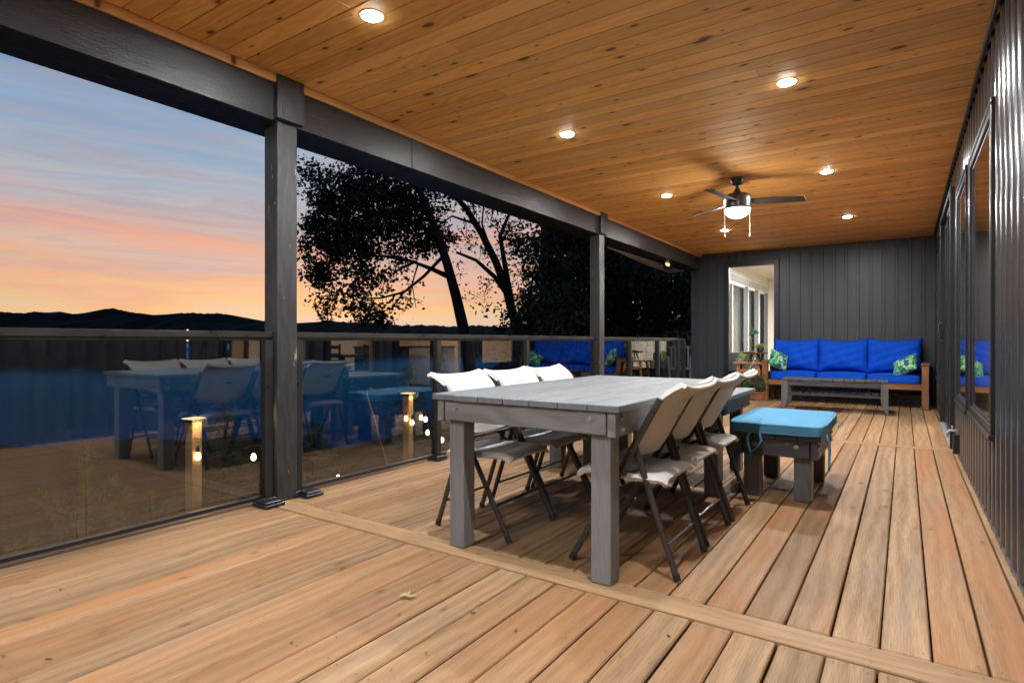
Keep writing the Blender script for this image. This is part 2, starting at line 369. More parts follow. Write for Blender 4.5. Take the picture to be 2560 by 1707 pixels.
# ------------------------------------------------------------------ mesh helpers
class MB:
    def __init__(self):
        self.bm = bmesh.new()

    def box(self, c, s, bev=0.0, rot=None, seg=1):
        r = bmesh.ops.create_cube(self.bm, size=1.0)
        vs = r['verts']
        for v in vs:
            v.co = Vector((v.co.x * s[0], v.co.y * s[1], v.co.z * s[2]))
        if bev:
            es = list({e for v in vs for e in v.link_edges})
            rb = bmesh.ops.bevel(self.bm, geom=es, offset=bev, segments=seg, affect='EDGES', profile=0.6)
            vs = list({v for f in rb['faces'] for v in f.verts} | {v for v in vs if v.is_valid})
        for v in vs:
            if rot:
                v.co = rot @ v.co
            v.co += Vector(c)
        return self

    def b2(self, x0, x1, y0, y1, z0, z1, bev=0.0, seg=1):
        return self.box(((x0 + x1) / 2, (y0 + y1) / 2, (z0 + z1) / 2), (x1 - x0, y1 - y0, z1 - z0), bev, None, seg)

    def tube(self, pts, rad, seg=8, cap=True, flat=(1, 1), up=None):
        pts = [Vector(p) for p in pts]
        n = len(pts)
        if not isinstance(rad, (list, tuple)):
            rad = [rad] * n
        rings = []
        u = Vector(up) if up else None
        for i, p in enumerate(pts):
            d = (pts[min(i + 1, n - 1)] - pts[max(i - 1, 0)]).normalized()
            if u is None:
                u = d.orthogonal().normalized()
            a = (u - d * u.dot(d))
            a = a.normalized() if a.length > 1e-6 else d.orthogonal().normalized()
            b = d.cross(a)
            u = a
            rings.append([self.bm.verts.new(p + (a * math.cos(2 * math.pi * k / seg) * flat[0] + b * math.sin(2 * math.pi * k / seg) * flat[1]) * rad[i]) for k in range(seg)])
        for i in range(n - 1):
            for k in range(seg):
                self.bm.faces.new((rings[i][k], rings[i][(k + 1) % seg], rings[i + 1][(k + 1) % seg], rings[i + 1][k]))
        if cap:
            self.bm.faces.new(rings[0][::-1])
            self.bm.faces.new(rings[-1])
        return self

    def lathe(self, prof, seg=32, c=(0, 0, 0)):
        rings = []
        for r, z in prof:
            rings.append([self.bm.verts.new((c[0] + r * math.cos(2 * math.pi * k / seg), c[1] + r * math.sin(2 * math.pi * k / seg), c[2] + z)) for k in range(seg)])
        for i in range(len(rings) - 1):
            for k in range(seg):
                self.bm.faces.new((rings[i][k], rings[i][(k + 1) % seg], rings[i + 1][(k + 1) % seg], rings[i + 1][k]))
        self.bm.faces.new(rings[0][::-1])
        self.bm.faces.new(rings[-1])
        return self

    def prism(self, poly, ext, o=(0, 0, 0)):
        """closed polygon (3-D points) extruded by the vector ext"""
        a = [self.bm.verts.new(Vector(p) + Vector(o)) for p in poly]
        b = [self.bm.verts.new(Vector(p) + Vector(o) + Vector(ext)) for p in poly]
        n = len(a)
        self.bm.faces.new(a[::-1])
        self.bm.faces.new(b)
        for i in range(n):
            self.bm.faces.new((a[i], a[(i + 1) % n], b[(i + 1) % n], b[i]))
        return self

    def shell(self, fn, nu, nv, th, keep=None):
        thf = th if callable(th) else (lambda u, v: th)
        P = [[Vector(fn(-1 + 2 * i / nu, j / nv)) for j in range(nv + 1)] for i in range(nu + 1)]
        top, bot = {}, {}

        def nrm(i, j):
            a = P[min(i + 1, nu)][j] - P[max(i - 1, 0)][j]
            b = P[i][min(j + 1, nv)] - P[i][max(j - 1, 0)]
            return a.cross(b).normalized()

        def vt(i, j):
            if (i, j) not in top:
                n_ = nrm(i, j)
                top[i, j] = self.bm.verts.new(P[i][j])
                bot[i, j] = self.bm.verts.new(P[i][j] - n_ * thf(-1 + 2 * i / nu, j / nv))
            return top[i, j], bot[i, j]
        K = {(i, j) for i in range(nu) for j in range(nv) if keep is None or keep(-1 + 2 * (i + .5) / nu, (j + .5) / nv)}
        for i, j in K:
            q = [vt(i, j), vt(i + 1, j), vt(i + 1, j + 1), vt(i, j + 1)]
            self.bm.faces.new([a[0] for a in q])
            self.bm.faces.new([a[1] for a in q][::-1])
            for k, (di, dj) in enumerate([(0, -1), (1, 0), (0, 1), (-1, 0)]):
                if (i + di, j + dj) not in K:
                    a, b = q[k], q[(k + 1) % 4]
                    self.bm.faces.new((a[0], a[1], b[1], b[0]))
        return self

    def data(self, name, smooth=35, recalc=True):
        if recalc:
            bmesh.ops.recalc_face_normals(self.bm, faces=self.bm.faces[:])
        me = bpy.data.meshes.new(name)
        self.bm.to_mesh(me)
        self.bm.free()
        if smooth:
            me.shade_smooth()
            me.set_sharp_from_angle(angle=R(smooth))
        return me

    def build(self, name, mat, parent=None, loc=(0, 0, 0), rot=(0, 0, 0), smooth=35, recalc=True):
        return place(name, self.data(name, smooth, recalc), mat, parent, loc, rot)


def place(name, me, mat, parent=None, loc=(0, 0, 0), rot=(0, 0, 0)):
    if mat is not None and not me.materials:
        me.materials.append(M[mat] if isinstance(mat, str) else mat)
    o = bpy.data.objects.new(name, me)
    C.objects.link(o)
    o.location = loc
    o.rotation_euler = rot
    if parent:
        o.parent = parent
    return o


def tag(o, label=None, cat=None, group=None, kind=None):
    if label:
        o['label'] = label
    if cat:
        o['category'] = cat
    if group:
        o['group'] = group
    if kind:
        o['kind'] = kind
    return o


def thing(name, loc=(0, 0, 0), rz=0.0, label=None, cat=None, group=None, kind=None, parent=None):
    o = bpy.data.objects.new(name, None)
    C.objects.link(o)
    o.location = loc
    o.rotation_euler = (0, 0, rz)
    o.empty_display_size = 0.1
    if parent:
        o.parent = parent
    return tag(o, label, cat, group, kind)


def copy_tree(o, parent=None):
    c = o.copy()
    C.objects.link(c)
    c.parent = parent
    for ch in list(o.children):
        copy_tree(ch, c)
    return c


def raw(name, verts, faces, mat, parent=None, smooth=False):
    me = bpy.data.meshes.new(name)
    me.from_pydata(verts, [], faces)
    me.update()
    if smooth:
        me.shade_smooth()
    return place(name, me, mat, parent)


def area(name, parent, loc, energy, size, col=(1, 1, 1), rot=(0, 0, 0), spread=180, shape='DISK', sy=None):
    l = bpy.data.lights.new(name, 'AREA')
    l.shape = shape
    l.size = size
    if sy:
        l.size_y = sy
    l.energy = energy
    l.color = col
    l.spread = R(spread)
    o = bpy.data.objects.new(name, l)
    C.objects.link(o)
    o.location = loc
    o.rotation_euler = rot
    o.parent = parent
    return o


# ------------------------------------------------------------------ main dimensions
ZC = 2.70          # ceiling underside
YE = 11.35         # end wall face
XW = 0.405         # corrugated wall mean face
XP = -3.285        # inner face of the posts
XG = -3.35         # plane of the railing glass
YB = -3.2          # how far the porch goes on behind the viewpoint

# ------------------------------------------------------------------ ground, lake, hills
fx, fy = -math.sin(YAW), math.cos(YAW)


LZ = -1.9
SH = 17.0                     # distance of the near shore in front of the viewpoint


def terr(x, y):
    s = fx * x + fy * y
    r = math.cos(YAW) * x + math.sin(YAW) * y
    if s < 5:
        z = -0.62
    elif s < SH:
        z = -0.62 - (s - 5) / (SH - 5) * (-.60 - LZ) + .10 * (s - 5) / 12 * (math.sin(r * .55) + .6 * math.sin(r * 1.7 + 1))
    else:
        z = LZ - .02 - (s - SH) * 0.3
    z += 0.04 * math.sin(x * .9 + y * .4) * math.sin(y * .7) if s > 6 else 0
    # the wooded bank on the right stays above the water
    k = max(0, min(1, (r + 4.5) / 3.0))
    return max(z * (1 - k) + max(z, -1.35) * k, -9)


def grid_axis(a, b, n, far):
    ax_ = [a + (b - a) * i / n for i in range(n + 1)]
    lo = [a - d for d in far][::-1]
    hi = [b + d for d in far]
    return lo + ax_ + hi


gx = grid_axis(-40, 20, 110, [10, 30, 80, 200, 500, 1200, 3200])
gy = grid_axis(-20, 50, 110, [10, 30, 80, 200, 500, 1200, 3200])
vv = [(x, y, terr(x, y)) for y in gy for x in gx]
nx = len(gx)
ff = [(j * nx + i, j * nx + i + 1, (j + 1) * nx + i + 1, (j + 1) * nx + i) for j in range(len(gy) - 1) for i in range(nx - 1)]
tag(raw('ground', vv, ff, 'lawn', smooth=True), kind='structure')
L0, L1 = 9.0, 2600.0


def fr(s, r, z):           # forward / right distances on the ground -> world
    return (fx * s + math.cos(YAW) * r, fy * s + math.sin(YAW) * r, z)


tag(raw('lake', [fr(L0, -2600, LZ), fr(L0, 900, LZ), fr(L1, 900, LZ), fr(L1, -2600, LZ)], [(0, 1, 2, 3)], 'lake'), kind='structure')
hr = random.Random(3)
hn = 640
rows = [(1150, 0.0), (1180, .32), (1240, .55), (1330, .80), (1450, 1.0), (1600, .8), (1900, .2)]
keys = [(-2600, 60), (-1700, 78), (-1385, 72), (-1285, 76), (-1225, 71), (-1135, 75), (-1094, 66), (-1009, 84), (-944, 73), (-894, 63), (-803, 74), (-723, 70), (-663, 56), (-623, 49),
        (-522, 46), (-452, 52), (-330, 46), (-231, 41), (-130, 40), (100, 36), (400, 50), (900, 60)]


def ridge(r):
    for (a, ha), (b, hb) in zip(keys, keys[1:]):
        if a <= r <= b:
            k = (r - a) / (b - a)
            k = k * k * (3 - 2 * k)
            return ha + (hb - ha) * k
    return 40


hv, hf = [], []
for s, k in rows:
    for i in range(hn + 1):
        r = -2600 + 3500 * i / hn
        h = ridge(r * s / 1450) * 1.0
        jag = hr.uniform(-1, 1) * 1.9 + 1.2 * math.sin(r * .05)
        hv.append(fr(s, r, -4 + k * h * .98 + (jag if k > .2 else 0) + (5 if k > .2 else 0)))
for j in range(len(rows) - 1):
    for i in range(hn):
        a = j * (hn + 1) + i
        hf.append((a, a + 1, a + hn + 2, a + hn + 1))
tag(raw('hills', hv, hf, 'hill'), kind='structure')
for (s, r, z, d) in [(1140, -640, 22, 'orange lamp on the far shore under the middle hill'), (1140, -560, 6, 'white lamp low on the far shore, right of two'), (1140, -640, 4, 'white lamp low on the far shore, left of two')]:
    o = MB().lathe([(.2, -2.2), (1.5, -1.5), (2, 0), (1.5, 1.5), (.2, 2.2)], 10).build('shore_lamp', 'shorel', None, fr(s, r, z))
    tag(o, d, 'lamp')


# ------------------------------------------------------------------ deck
deck = thing('deck', kind='structure')
PITCH = 0.1441
XL, XR = -3.46, 0.372
X0 = 0.2190


def board_mesh(length, width=PITCH - .0066, th=.036, long='Y'):
    m_ = MB()
    if long == 'Y':
        m_.box((0, 0, 0), (width, length, th), .005)
    else:
        m_.box((0, 0, 0), (length, width, th), .004)
    return m_.data('deck_board')


secs = [(YB, 2.1265, -.0005), (2.2805, 6.7165, 0.0), (6.8595, YE + .0, .0)]
for si, (y0, y1, shift) in enumerate(secs):
    me = board_mesh(y1 - y0 - .004)
    me.materials.append(M['deck'])
    k = 0
    while True:
        xr = X0 + .150 - PITCH * k if k else X0 + PITCH
        xc = X0 + PITCH / 2 - PITCH * k
        if xc < XL:
            break
        o = place('deck_board', me, None, deck, (xc + rnd.uniform(-.0012, .0012), (y0 + y1) / 2, -.018 + rnd.uniform(-.0016, .0008)), (rnd.uniform(-.00015, .00015), rnd.uniform(-.006, .006), rnd.uniform(-.00025, .00025)))
        k += 1
    # ripped edge strip along the wall
    MB().box((0, 0, 0), (.034, y1 - y0 - .004, .036), .003).build('edge_strip', 'deck', deck, (.385, (y0 + y1) / 2, -.017))
for yc in (2.2035, 6.788):
    MB().box((0, 0, 0), (XR + .03 - XL, .1385, .036), .004).build('breaker_board', 'deckx', deck, ((XL + XR + .03) / 2, yc, -.0165))
# outer rim of the deck below the glass
MB().box((0, 0, 0), (.038, YE - YB, .24), .004).build('rim_board', 'deck', deck, (-3.555, (YE + YB) / 2, -.125))
# joists in the dark under the boards
for j in range(30):
    y = YB + .3 + j * .5
    if y < YE - .1:
        MB().box((0, 0, 0), (3.9, .038, .18)).build('joist', 'walnut', deck, (-1.56, y, -.135))
# screw heads along the boards' ends and every joist line, joined (too small to pick apart)
sm = MB()
for y in [-.6, .0, .6, 1.2, 1.75, 2.09, 2.32, 2.9, 3.5, 4.1, 4.7, 5.3, 5.9, 6.4, 6.68, 6.9]:
    for k in range(27):
        for dx in (-.045, .045):
            x = X0 + PITCH / 2 - PITCH * k + dx + rnd.uniform(-.004, .004)
            yy = y + rnd.uniform(-.008, .008)
            a = [sm.bm.verts.new((x + .0035 * math.cos(q * math.pi / 3), yy + .0035 * math.sin(q * math.pi / 3), .0022)) for q in range(6)]
            sm.bm.faces.new(a)
for yb in (2.2035, 6.788):
    for k in range(14):
        for dy in (-.045, .045):
            x = .2 - k * .29 + rnd.uniform(-.01, .01)
            a = [sm.bm.verts.new((x + .0035 * math.cos(q * math.pi / 3), yb + dy + .0035 * math.sin(q * math.pi / 3), .0034)) for q in range(6)]
            sm.bm.faces.new(a)
so_ = sm.build('screw_heads', 'walnut', deck, smooth=None)
so_['kind'] = 'stuff'

# side landing past the end of the railing
land = thing('side_landing', (0, 0, 0), kind='structure')
lm = MB().box((0, 0, 0), (1.9, .138, .036), .004).data('landing_board')
lm.materials.append(M['deckx'])
for k in range(26):
    place('landing_board', lm, None, land, (-4.53, YE - .65 + .144 * k, -.02 + rnd.uniform(-.001, .001)))

# ------------------------------------------------------------------ ceiling
ceil = thing('ceiling', (0, 0, ZC), kind='structure')
CP = 0.1307
cm = MB().box((0, 0, 0), (XW + .03 + 3.42, CP - .004, .018), .003).data('ceiling_plank')
cm.materials.append(M['ceil'])
y = YE + .02 - CP / 2
k = 0
while y > YB:
    if k % 5 == 2:      # plank run made of two lengths butted together
        xj = rnd.uniform(-2.6, -.4)
        x0, x1 = -3.42, XW + .03
        MB().box((0, 0, 0), (xj - x0 - .001, CP - .004, .018), .003).build('ceiling_plank', 'ceil', ceil, ((x0 + xj) / 2, y, .009))
        MB().box((0, 0, 0), (x1 - xj - .001, CP - .004, .018), .003).build('ceiling_plank', 'ceil', ceil, ((x1 + xj) / 2, y, .009))
    else:
        place('ceiling_plank', cm, None, ceil, ((XW + .03 - 3.42) / 2, y, .009 + rnd.uniform(-.0006, .0006)))
    y -= CP
    k += 1
MB().b2(-3.9, XW + .3, YB - .1, YE + .3, .021, .12).build('roof_deck', 'beam', ceil)
MB().box((0, 0, 0), (.024, YE - YB, .052), .004).build('edge_trim', 'trim', ceil, (XP + .012, (YB + YE) / 2, -.028))
MB().box((0, 0, 0), (.020, YE - YB, .030), .003).build('wall_trim', 'frame', ceil, (XW - .03, (YB + YE) / 2, -.016))

# ------------------------------------------------------------------ beam and posts
bt = thing('porch_beam', (XP, 0, ZC), label='long black stained timber beam along the open side of the porch roof', cat='beam')
MB().box((0, 0, 0), (.17, 3.4 - YB, .245), .004).build('timber', 'beam', bt, (-.088, (3.4 + YB) / 2, -.165))
MB().box((0, 0, 0), (.17, YE - .03 - 3.403, .243), .004).build('timber', 'beam', bt, (-.0885, (3.403 + YE - .03) / 2, -.165))
MB().box((0, 0, 0), (.21, YE - .03 - YB, .20), .004).build('outer_timber', 'beam', bt, (-.285, (YE + YB) / 2, -.165))
MB().box((0, 0, 0), (.18, .05, .26), .004).build('end_block', 'beam', bt, (-.085, YE - .034, -.17))


def porch_post(y0, y1, label):
    t_ = thing('porch_post', ((XP - .07), (y0 + y1) / 2, 0), label=label, cat='post', group='porch posts')
    MB().box((0, 0, 1.208), (.14, y1 - y0, 2.412), .004).build('shaft', 'post', t_)
    MB().b2(-.064, .112, -(y1 - y0) / 2 - .025, (y1 - y0) / 2 + .025, 2.422, ZC - .004, .004).build('cap_block', 'post', t_)
    return t_


porch_post(2.19, 2.335, 'near black wooden porch post at the left, where the board divider starts')
porch_post(6.86, 7.005, 'far black wooden porch post in front of the dark trees')
porch_post(-2.5, -2.355, 'black wooden porch post behind the viewpoint')

# pale soffit outside the beam near the far end, with the flood light
sf = MB().prism([(-3.70, 8.0, 2.425), (-3.70, YE + .3, 2.425), (-4.02, YE + .3, 2.425), (-3.95, 10.4, 2.425)], (0, 0, .03)).build('soffit', 'soffit', smooth=None)
tag(sf, 'pale grey soffit strip outside the far end of the black beam', 'soffit')
fl = thing('flood_light', (-3.62, 10.35, 2.435), label='small twin-head flood light with one orange lit lens under the beam end', cat='flood light')
MB().lathe([(.045, 0), (.045, .03), (.02, .05)], 16).build('mount', 'wire', fl, (0, 0, .0))
for dy, mt, ry in ((-.075, 'flood', 60), (.075, 'potd', 100)):
    h_ = MB().lathe([(.02, -.07), (.042, -.05), (.052, .03), (.052, .05)], 16).build('lamp_head', 'wire', fl, (.03, dy, -.045), (0, R(ry), R(-40)))
    MB().lathe([(.044, .051), (.03, .056)], 16).build('lens', mt, h_)
MB().tube([(0, -.07, -.03), (0, 0, .01), (0, .07, -.03)], .008, 6).build('arm', 'wire', fl)


# ------------------------------------------------------------------ glass railing
def pick_plate(parent, name, x, y, w=.13, d=.1, mat='railm'):
    p = MB()
    p.prism([(-w / 2, -d / 2, 0), (w / 2, -d / 2, 0), (w / 2, d / 2, 0), (-w / 2, d / 2, 0)], (0, 0, .014))
    p.box((0, 0, .022), (w * .8, d * .8, .018), .006)
    return p.build(name, mat, parent, (x, y, .0035))


def railing(y0, y1, posts, label, ends=(0, 0)):
    t_ = thing('glass_railing', (XG, y0, 0), label=label, cat='railing', group='glass railing runs')
    top = MB()
    top.box((0, (y1 - y0) / 2, 1.062), (.058, y1 - y0 - .002, .042), .006)
    top.box((0, (y1 - y0) / 2, 1.034), (.034, y1 - y0 - .004, .014), .002)
    top.build('top_rail', 'railm', t_)
    ys = [y0] + [p for p in posts] + [y1]
    for p in posts:
        q = MB().box((0, 0, .52), (.052, .056, 1.01), .004).build('post', 'railm', t_, (.012, p - y0, .004))
        pick_plate(q, 'base_plate', 0, 0, .125, .125)
    edges = []
    prev = y0
    for p in posts + [None]:
        nxt = p - .03 if p is not None else y1
        edges.append((prev, nxt))
        prev = p + .03 if p is not None else None
    for a, b in edges:
        if b - a < .12:
            continue
        MB().b2(-.004, .004, a - y0 + .004, b - y0 - .004, .045, 1.026).build('glass_pane', 'glass', t_, smooth=None)
        MB().b2(-.011, .011, a - y0 + .004, b - y0 - .004, .028, .050, .002).build('bottom_rail', 'frame', t_)
    return t_


railing(YB, 2.188, [-1.2, .05 - .6, 2.155], 'dark glass railing run at the left that frames the lake')
railing(2.337, 6.858, [2.37, 3.762, 5.18, 6.825], 'glass railing run between the two porch posts, behind the dining table')
railing(7.007, 10.52, [7.04, 7.98, 9.15, 10.16, 10.49], 'short glass railing run beyond the far porch post')

# black rubber-edged base brackets hugging the near post
for (yy, lab) in ((2.12, 'black metal base bracket on the near side of the big left post'), (2.41, 'black metal base bracket on the far side of the big left post')):
    b_ = thing('base_bracket', (XP + .015, yy, 0.004), label=lab, cat='bracket', group='base brackets')
    MB().box((0, 0, .010), (.15, .135, .018), .004).build('plate', 'frame', b_)
    MB().box((0, 0, .026), (.12, .11, .014), .005).build('collar', 'frame', b_)

# ------------------------------------------------------------------ corrugated wall with windows and door
wall = thing('corrugated_wall', (XW, 0, 0), label='dark corrugated steel house wall along the right side', cat='wall')
CPI = .1745
AMP = .017


def corr(y0, y1, z0, z1):
    n = max(2, int((y1 - y0) / (CPI / 14)))
    a, b_, fs = [], [], []
    vs2 = []
    for i in range(n + 1):
        yy = y0 + (y1 - y0) * i / n
        ph = math.sin(2 * math.pi * yy / CPI)
        x = -AMP * math.copysign(abs(ph) ** .8, ph)
        vs2 += [(x, yy, z0), (x, yy, z1)]
    for i in range(n):
        fs.append((2 * i, 2 * i + 2, 2 * i + 3, 2 * i + 1))
    return vs2, fs


openings = [(4.02, 5.26, .52, 2.29), (5.56, 6.52, .50, 2.32), (6.92, 8.80, .045, 2.46), (9.30, 10.52, .52, 2.36)]
pan = []
prev = YB
for (a, b_, z0, z1) in openings:
    pan.append((prev, a, -.02, ZC))
    pan.append((a, b_, -.02, z0))
    pan.append((a, b_, z1, ZC))
    prev = b_
pan.append((prev, YE, -.02, ZC))
av, af = [], []
for p in pan:
    if p[3] - p[2] < .01:
        continue
    v_, f_ = corr(*p)
    o_ = len(av)
    av += v_
    af += [tuple(q + o_ for q in f__) for f__ in f_]
raw('cladding', av, af, 'corr', wall, smooth=True)
# solid wall core behind the cladding
cb = MB()
for p in pan:
    cb.b2(.024, .17, p[0], p[1], p[2] + .0, p[3])
cb.build('wall_core', 'tan', wall, smooth=None)
MB().box((0, 0, 0), (.010, YE - YB, .055), .002).build('base_flashing', 'framel', wall, (-.009 + .0, (YE + YB) / 2, .006 - .01))


def window(parent, y0, y1, z0, z1, dep=.024, sill=True, panes=1, mat='wglass', rails=()):
    w_ = MB()
    f = .045
    w_.b2(-dep, .02, y0, y0 + f, z0, z1, .004)
    w_.b2(-dep, .02, y1 - f, y1, z0, z1, .004)
    w_.b2(-dep + .001, .02, y0 + f, y1 - f, z1 - f, z1, .004)
    w_.b2(-dep + .001, .02, y0 + f, y1 - f, z0, z0 + f, .004)
    fo = w_.build('window', 'frame', parent)
    # inner stepped bead
    q = MB()
    g_ = f + .022
    for (a, b2_) in ((y0 + f, y0 + g_), (y1 - g_, y1 - f)):
        q.b2(-dep + .014, .018, a, b2_, z0 + f, z1 - f, .003)
    q.b2(-dep + .015, .018, y0 + g_, y1 - g_, z0 + f, z0 + g_, .003)
    q.b2(-dep + .015, .018, y0 + g_, y1 - g_, z1 - g_, z1 - f, .003)
    q.build('glazing_bead', 'framel', fo)
    MB().b2(-.010, -.004, y0 + g_, y1 - g_, z0 + g_, z1 - g_).build('pane', mat, fo, smooth=None)
    MB().b2(-dep - .012, -.0, y0 - .035, y1 + .035, z0 - .03, z0 - .001, .004).build('sill', 'frame', fo)
    MB().b2(-dep - .004, -.0, y0 - .035, y1 + .035, z1 + .001, z1 + .035, .004).build('head_flashing', 'frame', fo)
    for yy in (y0 - .034, y1 + .001):
        MB().b2(-dep - .003, -.0, yy, yy + .033, z0, z1, .004).build('side_casing', 'frame', fo)
    return fo


window(wall, *openings[0])
window(wall, *openings[1])
window(wall, *openings[3])
# sliding door: outer frame, two leaves, handle, pale threshold
y0, y1, z0, z1 = openings[2]
d_ = MB()
d_.b2(-.05, .03, y0 - .03, y0 + .03, 0.0, z1 + .03, .004)
d_.b2(-.05, .03, y1 - .03, y1 + .03, 0.0, z1 + .03, .004)
d_.b2(-.051, .03, y0 + .03, y1 - .03, z1 - .03, z1 + .03, .004)
door = d_.build('sliding_door', 'frame', wall)
ym = (y0 + y1) / 2
for (a, b_, dx) in ((y0 + .031, ym + .03, -.012), (ym - .03, y1 - .031, .012)):
    l_ = MB()
    s = .07
    l_.b2(dx - .012, dx + .010, a, a + s, .05, z1 - .032, .003)
    l_.b2(dx - .012, dx + .010, b_ - s, b_, .05, z1 - .032, .003)
    l_.b2(dx - .011, dx + .010, a + s, b_ - s, .05, .05 + s, .003)
    l_.b2(dx - .011, dx + .010, a + s, b_ - s, z1 - .032 - s, z1 - .032, .003)
    l_.build('door_leaf', 'frame', door)
    MB().b2(dx - .003, dx + .003, a + s, b_ - s, .05 + s, z1 - .032 - s).build('pane', 'wglass', door, smooth=None)
MB().tube([(-.028, y1 - .10, 1.02), (-.062, y1 - .10, 1.05), (-.066, y1 - .10, 1.14), (-.062, y1 - .10, 1.22), (-.028, y1 - .10, 1.25)], .010, 8).build('handle', 'boltd', door)
MB().b2(-.055, .02, y0 + .031, y1 - .031, .006, .040, .004).build('threshold', 'alum', door)
fa = thing('outdoor_faucet', (XW - .012, 6.36, 0.18), label='small grey tap with a dark pipe low on the corrugated wall below the second window', cat='tap')
MB().b2(-.045, 0, -.03, .03, -.14, .03, .008).build('backplate', 'frame', fa)
MB().tube([(-.02, 0, .06), (-.07, 0, .06), (-.085, 0, .04), (-.085, 0, .0)], .011, 8).build('spout', 'card', fa)
MB().box((-.05, 0, .095), (.012, .07, .012), .003).tube([(-.05, 0, .06), (-.05, 0, .095)], .006, 6).build('handle', 'card', fa)

# ------------------------------------------------------------------ end wall: board-and-batten steel with a tall window
ew = thing('end_wall', (0, YE, 0), label='charcoal board-and-batten wall across the far end behind the blue sofa', cat='wall')
WX0, WX1, WZ0, WZ1 = -2.80, -1.905, .43, 2.47
x = XW
PW = .1795


def panel(x0, x1, z0, z1):
    if x1 - x0 < .012 or z1 - z0 < .01:
        return
    p = MB()
    p.b2(x0 + .0012, x1 - .0012, 0.0, .03, z0, z1)
    if x1 - x0 > .12:
        p.prism([(x0 + .0013, 0.001, z0), (x0 + .004, -.020, z0), (x0 + .038, -.020, z0), (x0 + .041, 0.001, z0)], (0, 0, z1 - z0))
    p.build('cladding_panel', 'bb', ew, smooth=None)


xe = -3.45
while x > xe + .01:
    xa = max(x - PW, xe)
    if xa < WX1 and x > WX0:
        if x > WX1:
            panel(WX1, x, -.02, ZC)
        if xa < WX0:
            panel(xa, WX0, -.02, ZC)
        a, b_ = max(xa, WX0), min(x, WX1)
        panel(a, b_, -.02, WZ0)
        panel(a, b_, WZ1, ZC)
    else:
        panel(xa, x, -.02, ZC)
    x -= PW
wc = MB()
wc.b2(xe + .002, WX0, .031, .16, -.02, ZC).b2(WX1, XW, .031, .16, -.02, ZC).b2(WX0, WX1, .031, .16, -.02, WZ0).b2(WX0, WX1, .031, .16, WZ1, ZC)
wc.build('wall_core', 'cream', ew, smooth=None)
MB().b2(xe - .012, xe, -.02, 8.0, -.6, ZC + .1).build('corner_return', 'bb', ew, smooth=None)
MB().b2(xe + .002, xe + .05, -.022, -.001, -.02, 2.40, .003).build('corner_trim', 'bb', ew)
fr_ = MB()
f = .045
fr_.b2(WX0 - .03, WX0 + f, -.05, .03, WZ0 - .03, WZ1 + .03, .004).b2(WX1 - f, WX1 + .03, -.05, .03, WZ0 - .03, WZ1 + .03, .004)
fr_.b2(WX0 + f, WX1 - f, -.049, .03, WZ1 - f, WZ1 + .03, .004).b2(WX0 + f, WX1 - f, -.049, .03, WZ0 - .03, WZ0 + f, .004)
wn = fr_.build('window', 'frame', ew)
lip = MB()
lip.b2(WX0 + f, WX0 + f + .012, -.034, .03, WZ0 + f, WZ1 - f, .002).b2(WX1 - f - .012, WX1 - f, -.034, .03, WZ0 + f, WZ1 - f, .002)
lip.b2(WX0 + f + .012, WX1 - f - .012, -.033, .03, WZ1 - f - .012, WZ1 - f, .002).b2(WX0 + f + .012, WX1 - f - .012, -.033, .03, WZ0 + f, WZ0 + f + .012, .002)
lip.build('glazing_bead', 'framel', wn)
MB().b2(WX0 + f + .012, WX1 - f - .012, -.006, 0.0, WZ0 + f + .012, WZ1 - f - .012).build('pane', 'wglass', wn, smooth=None)

# ------------------------------------------------------------------ room behind the end wall
room = thing('sun_room', (0, YE, 0), kind='structure')
RX0, RX1, RL = -3.44, 1.0, 7.1
MB().b2(RX0, RX1, .17, RL, -.06, 0.0).build('floor', 'maple', room, smooth=None)
MB().b2(RX0, RX1, .17, RL, 2.86, 2.90).build('ceiling', 'whitep', room, smooth=None)
MB().b2(RX0, RX1, RL, RL + .1, 0.0, 2.86).build('back_wall', 'cream', room, smooth=None)
MB().b2(RX1, RX1 + .1, .17, RL, 0.0, 2.86).build('side_wall', 'cream', room, smooth=None)
lw = MB()
ops = [(2.2, 4.18), (4.36, 5.42), (5.72, 6.70)]
prev = .17
for a, b_ in ops:
    lw.b2(RX0, RX0 + .09, prev, a, 0.0, 2.86)
    lw.b2(RX0, RX0 + .09, a, b_, 2.44, 2.86)
    lw.b2(RX0, RX0 + .09, a, b_, 0.0, .06)
    prev = b_
lw.b2(RX0, RX0 + .09, prev, RL, 0.0, 2.86)
lw.build('window_wall', 'whitep', room, smooth=None)
for a, b_ in ops:
    q = MB()
    for (p, r_) in ((a, a + .05), (b_ - .05, b_)):
        q.b2(RX0 + .03, RX0 + .115, p, r_, .061, 2.439, .003)
    q.b2(RX0 + .031, RX0 + .115, a + .05, b_ - .05, 2.36, 2.439, .003)
    if b_ - a > 1.5:
        q.b2(RX0 + .03, RX0 + .10, a + .55, a + .61, .061, 2.36, .003)
    wf = q.build('garden_window', 'whitep', room)
    MB().b2(RX0 + .05, RX0 + .058, a + .05, b_ - .05, .061, 2.36).build('pane', 'wglass', wf, smooth=None)
    MB().b2(RX0 + .116, RX0 + .17, a - .02, b_ + .02, 2.44, 2.56, .006).build('blind_box', 'alum', wf)
    for j in range(4):       # bunched vertical blind vanes
        yy = b_ - .09 - j * .055
        MB().box((RX0 + .13, yy, 1.25), (.075, .004, 2.3), 0, Matrix.Rotation(R(25), 3, 'Z')).build('blind_vane', 'grey_f', wf)
cl = thing('ceiling_lamp', (-1.3, YE + 3.2, 2.86), label='round ceiling lamp inside the lit room behind the end window', cat='ceiling lamp')
MB().lathe([(.16, 0), (.16, -.03), (.13, -.07), (.05, -.10)], 24).build('shade', 'lampl', cl)
area('room_light', cl, (0, 0, -.13), 420, .5, (1, .97, .92))
